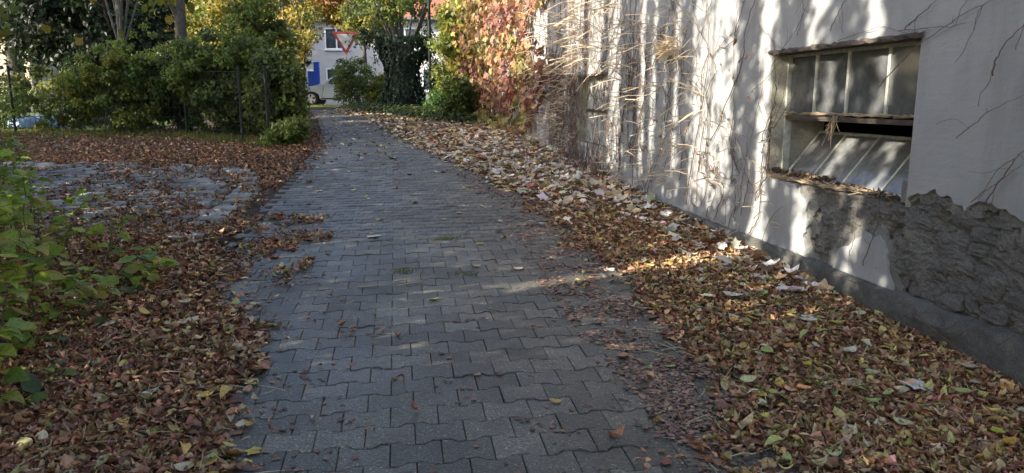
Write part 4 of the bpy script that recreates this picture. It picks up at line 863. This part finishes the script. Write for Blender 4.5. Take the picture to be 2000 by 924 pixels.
tree('broadleaf_tree', 'yellow green tree between evergreen and bright yellow tree', (AT(405, 36), 36), 8, .2, (0, 0, 4.2, 2.4, 2.0, 2.8), 90, 80, (.18, .3), YGREEN + YELLOW[:2], crad=(.5, 1))
tree('broadleaf_tree', 'mostly hidden dark green tree added to shade the white house', (-19.6, 39.5), 8, .25, (0, 0, 5.4, 2.6, 2.4, 3.2), 90, 90, (.22, .36), GREEN, crad=(.6, 1))  # mostly hidden tree, added so the house's lower wall falls in shade
tree('spruce_tree', 'small sparse bluish conifer by the far house', (AT(597, 31), 31), 4.6, .05, (0, 0, 2.9, .4, .4, 1.6), 30, 40, (.1, .18), [(.05, .08, .07), (.07, .1, .09)], crad=(.12, .25))
tree('orange_tree', 'orange and yellow leaved tree over the house roof', (AT(714, 33), 33), 6.0, .06, (-1.1, 0, 4.3, 1.9, 1.5, .9), 60, 70, (.14, .24), [(.42, .24, .06), (.46, .32, .07), (.38, .3, .06)], crad=(.3, .6))
tree('dark_tree', 'thin trunk tree with green yellow crown beside the give way sign', (AT(714, 29.5), 29.5), 5.4, .08, (.45, 0, 3.6, 1.3, 1.2, 1.2), 70, 70, (.12, .2), GREEN + YGREEN[:1] + YELLOW[1:2], crad=(.25, .5))
tree('far_tree', 'green tree mass far beyond the street', (-24, 55), 10, .3, (0, 0, 7, 7, 3, 5), 120, 70, (.3, .5), GREEN + YGREEN + YELLOW[:1], crad=(.8, 1.6))
tree('far_tree', 'yellowing tree mass far beyond the far house', (-1, 60), 11, .3, (0, 0, 8, 6, 3, 5), 120, 70, (.3, .5), YGREEN + YELLOW[:2], crad=(.8, 1.6))
# ivy clad stump tree
ix, iy = AT(788, 25), 25
iv = thing('ivy_tree', 'many stemmed tree with thick dark ivy column round its trunk', 'tree', (ix, iy, gz(iy)))
mb = MB(); mb.tube([(ix, iy, gz(iy) - .1), (ix - .05, iy, 2.2), (ix, iy, 3.2)], [.45, .36, .3], 9); mb.build('trunk', 'bark', iv, True)
mb = MB()
for i in range(26):
    a = R.uniform(-1, 1); e = Vector((ix + a * 1.3 + R.normal(0, .15), iy + R.normal(0, .4), 3.2 + R.uniform(1.6, 3.2))); b = Vector((ix + a * .3, iy + R.normal(0, .12), 3.0)); mb.tube([b, b.lerp(e, .5) + Vector((a * .1, 0, .2)), e], [.04, .028, .01], 5, False)
mb.build('limbs', 'pale_bark', iv)
n = 5200; zf = R.random(n); z = gz(iy) + .05 + zf * 2.3; a = R.uniform(0, 2 * PI, n); rad = (.52 + .22 * np.sin(zf * 9) * .3 + .28 * np.clip(zf - .6, 0, 1)) * (1 + .35 * (vnoise(a * 2, z, .35, 6) - .5)); P = np.stack([ix + np.cos(a) * rad * 1.15, iy + np.sin(a) * rad, z], -1)
nr = np.stack([np.cos(a), np.sin(a), .5 + 0 * a], -1) + R.normal(0, .3, (n, 3)); V, T, cc = stamp(SIMPLE + FOL[:1], P, frame_rot(np.tile([0, 0, -1.], (n, 1)) + R.normal(0, .4, (n, 3)), nr), R.uniform(.09, .16, n), palette(n, IVYG)); trimesh('ivy', V, T, 'foliage', iv, cc)
K = [(ix - .85 + R.normal(0, .3), iy + R.normal(0, .3), 2.7 + R.random() * 1.1) for _ in range(14)] + [(ix + .75 + R.normal(0, .25), iy + R.normal(0, .2), 2.6 + R.random() * 1.0) for _ in range(14)] + [(ix + 1.05 + R.normal(0, .07), iy + R.normal(0, .1), 1.5 + R.random() * 1.4) for _ in range(10)]
V, T, cc = stamp(SIMPLE, *clump_leaves(K, R.uniform(.15, .4, len(K)), 55, (.08, .14), IVYG, SIMPLE, .6)); trimesh('hanging_ivy', V, T, 'foliage', iv, cc)
K = [(ix + R.normal(0, .9), iy + R.normal(0, .5), 3.9 + R.random() * 1.9) for _ in range(60)]
V, T, cc = stamp(SIMPLE, *clump_leaves(K, R.uniform(.25, .5, len(K)), 50, (.1, .17), GREEN + YGREEN[:2], SIMPLE, .4)); trimesh('crown', V, T, 'foliage', iv, cc)
mb = MB(); mx = AT(841, 24.5); mb.tube([(mx, 24.5, gz(24) - .1), (mx, 24.5, 5.2)], .05, 8); tag(mb.build('mast', 'post'), 'thin dark pole rising beside the ivy tree', 'pole')
shrub('privet_bush', 'rounded green bush hiding the give way sign post', (AT(690, 26.3), 26.3), .75, .6, 1.75, 90, 90, (.05, .09), GREEN[1:] + YGREEN[2:3])
shrub('privet_bush', 'smaller green bush between round bush and ivy tree', (AT(735, 26), 26), .5, .4, 1.0, 40, 80, (.06, .1), GREEN + YGREEN[:2])
shrub('yellow_bush', 'yellowish bush in front of far house beside ivy', (AT(752, 27), 27), .55, .4, 1.3, 40, 70, (.07, .12), YGREEN)
shrub('wall_shrub', 'yellow green tall shrub at the far end of the creeper wall', (AT(893, 23.5), 23.5), .75, .9, 3.4, 110, 80, (.09, .15), YGREEN + GREEN[1:3] + YELLOW[1:2], crad=(.2, .4))
shrub('fern_shrub', 'bright green low shrub below the dark pole', (AT(855, 23.5), 23.5), .45, .4, .75, 30, 70, (.06, .1), [(.1, .2, .05), (.08, .15, .04)])
shrub('wall_shrub', 'green spreading shrub at the foot of the creeper wall', (AT(905, 20.5), 20.5), .6, .6, 1.2, 60, 80, (.08, .14), GREEN + YGREEN[:1])
n = 5000; t = R.random(n); x = np.interp(t, [0, 1], [-5.0, -1.0]) + R.normal(0, .3, n); y = np.interp(t, [0, 1], [25.2, 19.8]) + R.normal(0, .45, n); P = np.stack([x, y, gzv(y) + R.random(n) * .28], -1)
V, T, cc = stamp(SIMPLE, P, rand_rot(n, .6), R.uniform(.07, .12, n), palette(n, IVYG + GREEN)); tag(trimesh('ivy_groundcover', V, T, 'foliage', None, cc), 'low dark ivy ground cover along the drive edge', 'ground cover', None, 'stuff')

# ------------------------------------------------------------------ wire fence
fence = thing('wire_fence', 'dark green welded wire mesh fence in front of the shrubs', 'fence', (-7.07, 16.3, gz(16.3)))
FP = [(-14.6, 16.9), (-11.0, 16.6), (-7.07, 16.3), (-5.35, 14.85), (-4.75, 14.6), (-5.3, 17.8), (-6.0, 20.8)]
for (a, b) in zip(FP, FP[1:]):
    L = math.dist(a, b); n = int(L / .12); mb = MB(); za, zb = gz(a[1]), gz(b[1]); FH = 1.42
    def fp(f, h, off=0): return (a[0] + (b[0] - a[0]) * f, a[1] + (b[1] - a[1]) * f, za + (zb - za) * f + h)
    for i in range(1, n): mb.tube([fp(i / n, .03), fp(i / n, FH)], .0036, 4, False)
    for k in range(8): h = .05 + k * (FH - .06) / 7; mb.tube([fp(0, h), fp(1, h)], .0032 if k not in (0, 7) else .0045, 4, False)
    mb.build('mesh_panel', 'fence_wire', fence)
for i, p in enumerate(FP): MB().tube([(*p, gz(p[1]) - .2), (*p, gz(p[1]) + 1.5)], .026, 8).tube([(*p, gz(p[1]) + 1.5), (*p, gz(p[1]) + 1.52)], .03, 8).build('post', 'post', fence)

# ------------------------------------------------------------------ blue sheet on the lawn
tx, ty = AT(80, 19), 19.0
mb = MB(); n = 16; rings = [(1.0, .0), (.98, .14), (.8, .2), (.4, .23), (0, .24)]
V = []; F = []
for r, z in rings[:-1]:
    for k in range(n): a = 2 * PI * k / n; V.append((tx + math.cos(a) * r * .78 * (1 + .04 * math.sin(3 * a)), ty + math.sin(a) * r * .78, gz(ty) + .012 + z + .012 * math.sin(a * 5)))
V.append((tx, ty, gz(ty) + .25))
for j in range(3): F += [(j * n + k, j * n + (k + 1) % n, (j + 1) * n + (k + 1) % n, (j + 1) * n + k) for k in range(n)]
F += [(3 * n + k, 3 * n + (k + 1) % n, 4 * n) for k in range(n)]
tp = thing('covered_tub', 'low round tub under a pale blue plastic sheet on the lawn', 'tub', (tx, ty, gz(ty))); obj('cover', V, F, 'tarp', tp, True)
MB().tube([(tx - .5, ty - .35, gz(ty) + .245), (tx, ty - .1, gz(ty) + .27), (tx + .45, ty + .3, gz(ty) + .25)], .02, 6).build('tie_rope', 'tarp_light', tp)
lx, ly = AT(172, 19.3), 19.3
MB().tube([(lx - .5, ly, gz(ly) + .1), (lx, ly - .03, gz(ly) + .12), (lx + .5, ly, gz(ly) + .1)], [.11, .12, .1], 9).build('log', 'bark', None, True); tag(bpy.data.objects['log'], 'short weathered log lying beside the blue covered tub', 'log')

# ------------------------------------------------------------------ give way sign
gx_, gy_ = AT(679, 28), 28.0; zs = 1.45 + (193 - 113) / FPX * 28.3
sg = thing('give_way_sign', 'red bordered white triangle give way sign on a grey post', 'sign', (gx_, gy_, gz(gy_)))
MB().tube([(gx_, gy_ + .06, gz(gy_) - .3), (gx_, gy_ + .06, zs + .8)], .03, 10).build('post', 'steel', sg)
def tri_sign(half, top, bot, y0, y1, r):
    out = []
    for cx, cz in [(-half, top), (half, top), (0, bot)]:
        for k in range(5): out.append((cx, cz))
    cs = [(-half, top), (half, top), (0, bot)]; out = []
    for i in range(3):
        p = np.array(cs[i - 1], float); c = np.array(cs[i], float); q = np.array(cs[(i + 1) % 3], float); u = (p - c) / np.linalg.norm(p - c); v = (q - c) / np.linalg.norm(q - c)
        for k in range(6): f = k / 5; out.append(tuple(c + u * r * (1 - f) ** 2 + v * r * f ** 2))
    n = len(out); V = [(gx_ + x, y0, zs + z) for x, z in out] + [(gx_ + x, y1, zs + z) for x, z in out]
    return V, [tuple(range(n)), tuple(range(2 * n - 1, n - 1, -1))] + [(k, k + n, (k + 1) % n + n, (k + 1) % n) for k in range(n)]
obj('border', *tri_sign(.5, .86, 0, gy_, gy_ + .02, .06), 'sign_red', sg); obj('face', *tri_sign(.335, .765, .185, gy_ - .004, gy_ - .001, .04), 'sign_white', sg)
MB().box(gx_ - .06, gx_ + .06, gy_ + .021, gy_ + .1, zs + .5, zs + .54).build('clamp', 'steel', sg)

# ------------------------------------------------------------------ parked car
fx, fy = AT(611, 35), 34.6; cz = gz(fy)
car = thing('parked_car', 'silver compact car parked in the street beyond the bend', 'car', (fx + 1.25, fy + .8, cz))
prof = [(-.78, .30), (-.84, .48), (-.80, .62), (-.6, .76), (-.2, .86), (.25, .93), (.55, 1.02), (1.05, 1.36), (1.5, 1.47), (2.2, 1.46), (2.7, 1.30), (3.05, 1.02), (3.25, .92), (3.3, .6), (3.25, .32)]
low = [(2.92, .30), (2.86, .52), (2.7, .63), (2.5, .66), (2.3, .63), (2.14, .52), (2.08, .28), (.42, .28), (.36, .52), (.2, .63), (0, .66), (-.2, .63), (-.36, .52), (-.42, .30)]
outl = prof + low; n = len(outl); V = []
for yo, ins in ((0.0, .0), (1.66, .0)):
    for (x, z) in outl: t_ = .14 if z > .95 else 0; V.append((fx + x, fy + yo + (t_ * (z - .95) / .5 if yo == 0 else -t_ * (z - .95) / .5), cz + z))
bm = bmesh.new(); vs1 = [bm.verts.new(Vector(v) - Vector(org(car))) for v in V]
bm.faces.new(vs1[:n]); bm.faces.new(vs1[n:][::-1])
for k in range(n): bm.faces.new((vs1[k], vs1[n + k], vs1[n + (k + 1) % n], vs1[(k + 1) % n]))
bmesh.ops.recalc_face_normals(bm, faces=bm.faces[:]); bmesh.ops.bevel(bm, geom=[e for e in bm.edges if len(e.link_faces) == 2 and e.calc_face_angle(0) > .9], offset=.035, segments=2, affect='EDGES'); bmesh.ops.triangulate(bm, faces=[f for f in bm.faces if len(f.verts) > 4])
me = bpy.data.meshes.new('body'); bm.to_mesh(me); bm.free(); obj('body', None, None, 'car_paint', car, me=me)
def sidepoly(name, pts, mat, yo=-.006):
    V = []
    for d_ in (0, .012):
        for (x, z) in pts: V.append((fx + x, fy + yo + d_ + (.14 * (z - .95) / .5 if z > .95 else 0), cz + z))
    k = len(pts); obj(name, V, [tuple(range(k))[::-1], tuple(range(k, 2 * k))] + [(i, (i + 1) % k, (i + 1) % k + k, i + k) for i in range(k)], mat, car)
sidepoly('window', [(.72, 1.0), (1.08, 1.31), (1.45, 1.39), (1.45, .99)], 'car_glass'); sidepoly('window', [(1.53, .99), (1.53, 1.40), (2.15, 1.38), (2.5, 1.26), (2.5, 1.0)], 'car_glass')
sidepoly('sill_trim', [(.45, .30), (.45, .36), (2.05, .36), (2.05, .30)], 'black_plastic'); sidepoly('door_gap', [(1.48, .38), (1.48, .95), (1.495, .95), (1.495, .38)], 'black_plastic'); sidepoly('door_gap', [(.5, .38), (.62, .9), (.635, .9), (.515, .38)], 'black_plastic'); sidepoly('door_handle', [(1.28, .84), (1.28, .87), (1.44, .87), (1.44, .84)], 'black_plastic', -.02); sidepoly('headlight', [(-.78, .6), (-.6, .73), (-.38, .74), (-.5, .62)], 'lamp_glass')
MB().add([(fx + .58, fy + .12, cz + 1.055), (fx + 1.03, fy + .22, cz + 1.36), (fx + 1.03, fy + 1.44, cz + 1.36), (fx + .58, fy + 1.54, cz + 1.055)], [(0, 1, 2, 3)]).build('windscreen', 'car_glass', car)
MB().box(fx + .72, fx + .86, fy - .16, fy - .02, cz + .98, cz + 1.09).build('mirror', 'car_paint', car)
for wx in (0, 2.5):
    for wy in (0, 1.48):
        w = MB().tube([(fx + wx, fy + wy + .0, cz + .315), (fx + wx, fy + wy + .19, cz + .315)], .315, 24).build('wheel', 'tyre', car)
        if wy == 0:
            MB().tube([(fx + wx, fy - .006, cz + .315), (fx + wx, fy + .05, cz + .315)], .225, 20).build('rim', 'rim', w)
            for k in range(5): a = 2 * PI * k / 5 + .3; MB().tube([(fx + wx + math.cos(a) * .09, fy - 0.008, cz + .315 + math.sin(a) * .09), (fx + wx + math.cos(a) * .2, fy - 0.008, cz + .315 + math.sin(a) * .2)], [.02, .045], 6).build('rim_opening', 'black_plastic', w)
# ------------------------------------------------------------------ far houses
def bghouse(label, x0, x1, y0, y1, zt, wins, mat, roofh=3):
    z0 = gz(y0); h = thing('white_house' if mat == 'bg_plaster' else 'pale_house', label, 'house', ((x0 + x1) / 2, y0, z0))
    MB().box(x0, x1, y0, y1, z0 - .3, zt).build('wall', mat, h)
    xm = (y0 + y1) / 2; e = .45
    V = [(x0 - e, y0 - e, zt - .02), (x1 + e, y0 - e, zt - .02), (x1 + e, xm, zt + roofh), (x0 - e, xm, zt + roofh), (x1 + e, y1 + e, zt - .02), (x0 - e, y1 + e, zt - .02)]
    V += [(x, y, z + .16) for x, y, z in V]; rf = obj('roof', V, [(0, 3, 2, 1), (3, 5, 4, 2), (6, 7, 8, 9), (9, 8, 10, 11), (0, 1, 7, 6), (4, 5, 11, 10), (1, 2, 8, 7), (2, 4, 10, 8), (3, 0, 6, 9), (5, 3, 9, 11)], 'roof_tile', h)
    MB().tube([(x0 - e, y0 - e - .06, zt + .0), (x1 + e, y0 - e - .06, zt + .0)], .07, 8).build('gutter', 'steel', rf)
    for (a, b, c, d) in wins:
        w = MB().box(a, b, y0 - .05, y0 + .02, c, c + .07).box(a, b, y0 - .05, y0 + .02, d - .07, d).box(a, a + .07, y0 - .05, y0 + .02, c + .0701, d - .0701).box(b - .07, b, y0 - .05, y0 + .02, c + .0701, d - .0701).box((a + b) / 2 - .04, (a + b) / 2 + .04, y0 - .045, y0 + .02, c + .0701, d - .0701).build('window', 'white_trim', h)
        MB().box(a + .071, (a + b) / 2 - .041, y0 - .02, y0 - .01, c + .071, d - .071).build('pane', 'window_glass', w); MB().box((a + b) / 2 + .041, b - .071, y0 - .02, y0 - .01, c + .071, d - .071).build('pane', 'window_glass', w)
        MB().box(a - .08, b + .08, y0 - .12, y0 + .0, c - .07, c - .005).build('sill', 'white_trim', w)
    return h
bghouse('white two storey house with orange roof across the street', -15, -2.2, 44, 53, 5.9, [(-10.75, -9.4, 4.25, 5.45), (-6.8, -5.5, 4.25, 5.45), (-10.75, -9.4, 1.9, 3.2), (-5.2, -4.0, 1.9, 3.2)], 'bg_plaster')
bghouse('pale ochre house glimpsed behind the dark evergreens', -31, -19.0, 30, 38, 5.5, [(-22.5, -21.3, 3.9, 5.0), (-26, -24.8, 3.9, 5.0)], 'ochre_plaster')
bx_ = AT(621, 38.5)
bl = thing('blue_panel', 'bright blue door frame and panel behind the parked car', 'panel', (bx_, 38.5, gz(38.5)))
MB().box(bx_ - .13, bx_ + .13, 38.4, 38.6, gz(38) - .1, gz(38) + 2.15).build('post', 'blue_paint', bl); MB().box(bx_ - .45, bx_ - .131, 38.46, 38.54, gz(38) - .1, gz(38) + 1.7).build('panel', 'blue_paint', bl)

# ------------------------------------------------------------------ unseen row of slender trees, shaped so streaks of sun reach the wall
NP = np.array([-SUN_AZ[1] * -1, 0]); NP = np.array([SUN_AZ[1], -SUN_AZ[0]])       # across the sun
ROW_A = 3.0; TE = math.tan(SUN_EL)
def row_pt(p, a): q = SUN_AZ * a + NP * p; return q[0], q[1]
def wall_p(p):                                                            # distance from the row to the wall along the sun's azimuth
    t = np.linspace(-6, 26, 3201); q = W0[None] + WD[None] * t[:, None]; i = np.argmin(abs(q @ NP - p)); return ROW_A - q[i] @ SUN_AZ
def column(p0, p1, h, z0=0, a=ROW_A, dens=1.0, size=(.09, .15), cols=GREEN, label='', rag=.09):
    pc = (p0 + p1) / 2; hw = (p1 - p0) / 2; x, y = row_pt(pc, a); t = thing('occluder_tree', label, 'tree', (x, y, gz(y)), 'unseen trees added to shape the sunlight')
    mb = MB(); r = max(.03, min(.09, hw * .4)); mb.tube([(x, y, gz(y) - .1), (x + .01, y, gz(y) + h * .5), (x, y, gz(y) + h * .96)], [r, r * .7, .012], 7); mb.build('trunk', 'bark', t)
    n = int(dens * 5.5 * (2 * hw * h) / (.3 * np.mean(size) ** 2 * 1.0)); n = min(n, 9000)
    z = z0 + R.random(n) * (h - z0); pp = pc + np.clip(R.uniform(-1, 1, n) * (hw + rag * (vnoise(z * 3, p0 + 0 * z, .5, 3) + vnoise(z * 3, p0 + 0 * z, .16, 5) - 1) * 1.6) , -hw - rag, hw + rag); aa = a + R.normal(0, .22, n); Q = SUN_AZ[None] * aa[:, None] + NP[None] * pp[:, None]
    P = np.c_[Q, gz(y) + z]; V, T, cc = stamp(SIMPLE, P, rand_rot(n), R.uniform(*size, n), palette(n, cols)); trimesh('crown', V, T, 'foliage', t, cc)
GAPS = [(3.22, 3.42, .35), (3.78, 3.98, .30), (4.42, 4.64, -.85), (5.03, 5.95, .45), (6.26, 6.40, .6), (6.62, 6.76, .55), (6.92, 7.05, .55), (7.26, 7.48, .55), (8.15, 8.72, .5), (8.95, 9.75, 1.6), (10.0, 11.1, 1.8)]
prev = 1.2
for (g0, g1, ze) in GAPS + [(12.6, 12.6, 9)]:
    w = g0 - prev; k = max(1, int(round(w / .9)))
    for i in range(k): column(prev + w * i / k, prev + w * (i + 1) / k, 6.6 if g0 < 6 else 7.5, size=(.09, .15) if w / k < .5 else ((.2, .3) if g0 < 3.5 else (.14, .22)), dens=1 if g0 > 3.5 else 2.2, label='unseen slender tree shaped to leave sun streaks on the wall')
    if g1 > g0:
        L = wall_p((g0 + g1) / 2); column(g0, g1, max(1.2, ze + TE * L - gz(row_pt(g0, ROW_A)[1])), label='unseen lower tree added to end a sun streak at its foot', rag=.0)  # unseen low column, its height set to stop the sun streak on the wall
    prev = g1
for p in np.arange(-1.3, 1.2, 1.25): column(p, p + 1.25, 7.5, size=(.16, .26), label='unseen slender tree shaped to leave sun streaks on the wall')  # more unseen columns, added to keep sun off the drive and near wall
for p in np.arange(12.4, 20, 1.3): column(p, p + 1.35, 8.2, a=8.5, size=(.18, .3), label='unseen slender tree added to shade the creeper wall')  # second unseen row, added to put the creeper wall in shade
# unseen leaf clumps added across the gaps to break up the sun streaks
K2 = np.array([(*row_pt(p, ROW_A - .5), R.uniform(3.6, 6.4)) for p in R.uniform(5.9, 9.0, 34)]); x2, y2 = row_pt(7.6, ROW_A - .5)
t = thing('leaf_occluder', 'unseen tall leaf clumps added to break up the sun streaks', 'tree', (x2, y2, gz(y2))); MB().tube([(x2, y2, 0), (x2 + .03, y2, 3.4), (x2 + .05, y2, 6.6)], [.035, .025, .008], 6).build('trunk', 'pale_bark', t)
V, T, cc = stamp(SIMPLE, *clump_leaves(K2, R.uniform(.07, .13, len(K2)), 70, (.06, .1), YGREEN, SIMPLE, .5, flat=4.0)); trimesh('crown', V, T, 'foliage', t, cc)
x, y = row_pt(5.5, ROW_A - .4); K = [(*row_pt(5.0 + R.random(), ROW_A - .4 + R.normal(0, .2)), 3.6 + R.random() * 2.6) for _ in range(34)] + [(*row_pt(R.uniform(3.2, 11), ROW_A - .4 + R.normal(0, .2)), 3.2 + R.random() * 3.2) for _ in range(90)]
t = thing('leaf_occluder', 'unseen small leaf clumps added to mottle the sun streaks', 'tree', (x, y, gz(y))); MB().tube([(x, y, 0), (x, y, 3.4), (x + .05, y, 6.4)], [.03, .02, .006], 6).build('trunk', 'pale_bark', t)  # second set of unseen clumps, added to mottle the streaks
V, T, cc = stamp(SIMPLE, *clump_leaves(K, R.uniform(.08, .22, len(K)), 12, (.05, .1), YGREEN, SIMPLE, .5)); trimesh('crown', V, T, 'foliage', t, cc)
print('tris', sum(len(o.data.loop_triangles) or sum(len(p.vertices) - 2 for p in o.data.polygons) for o in bpy.data.objects if o.type == 'MESH'))
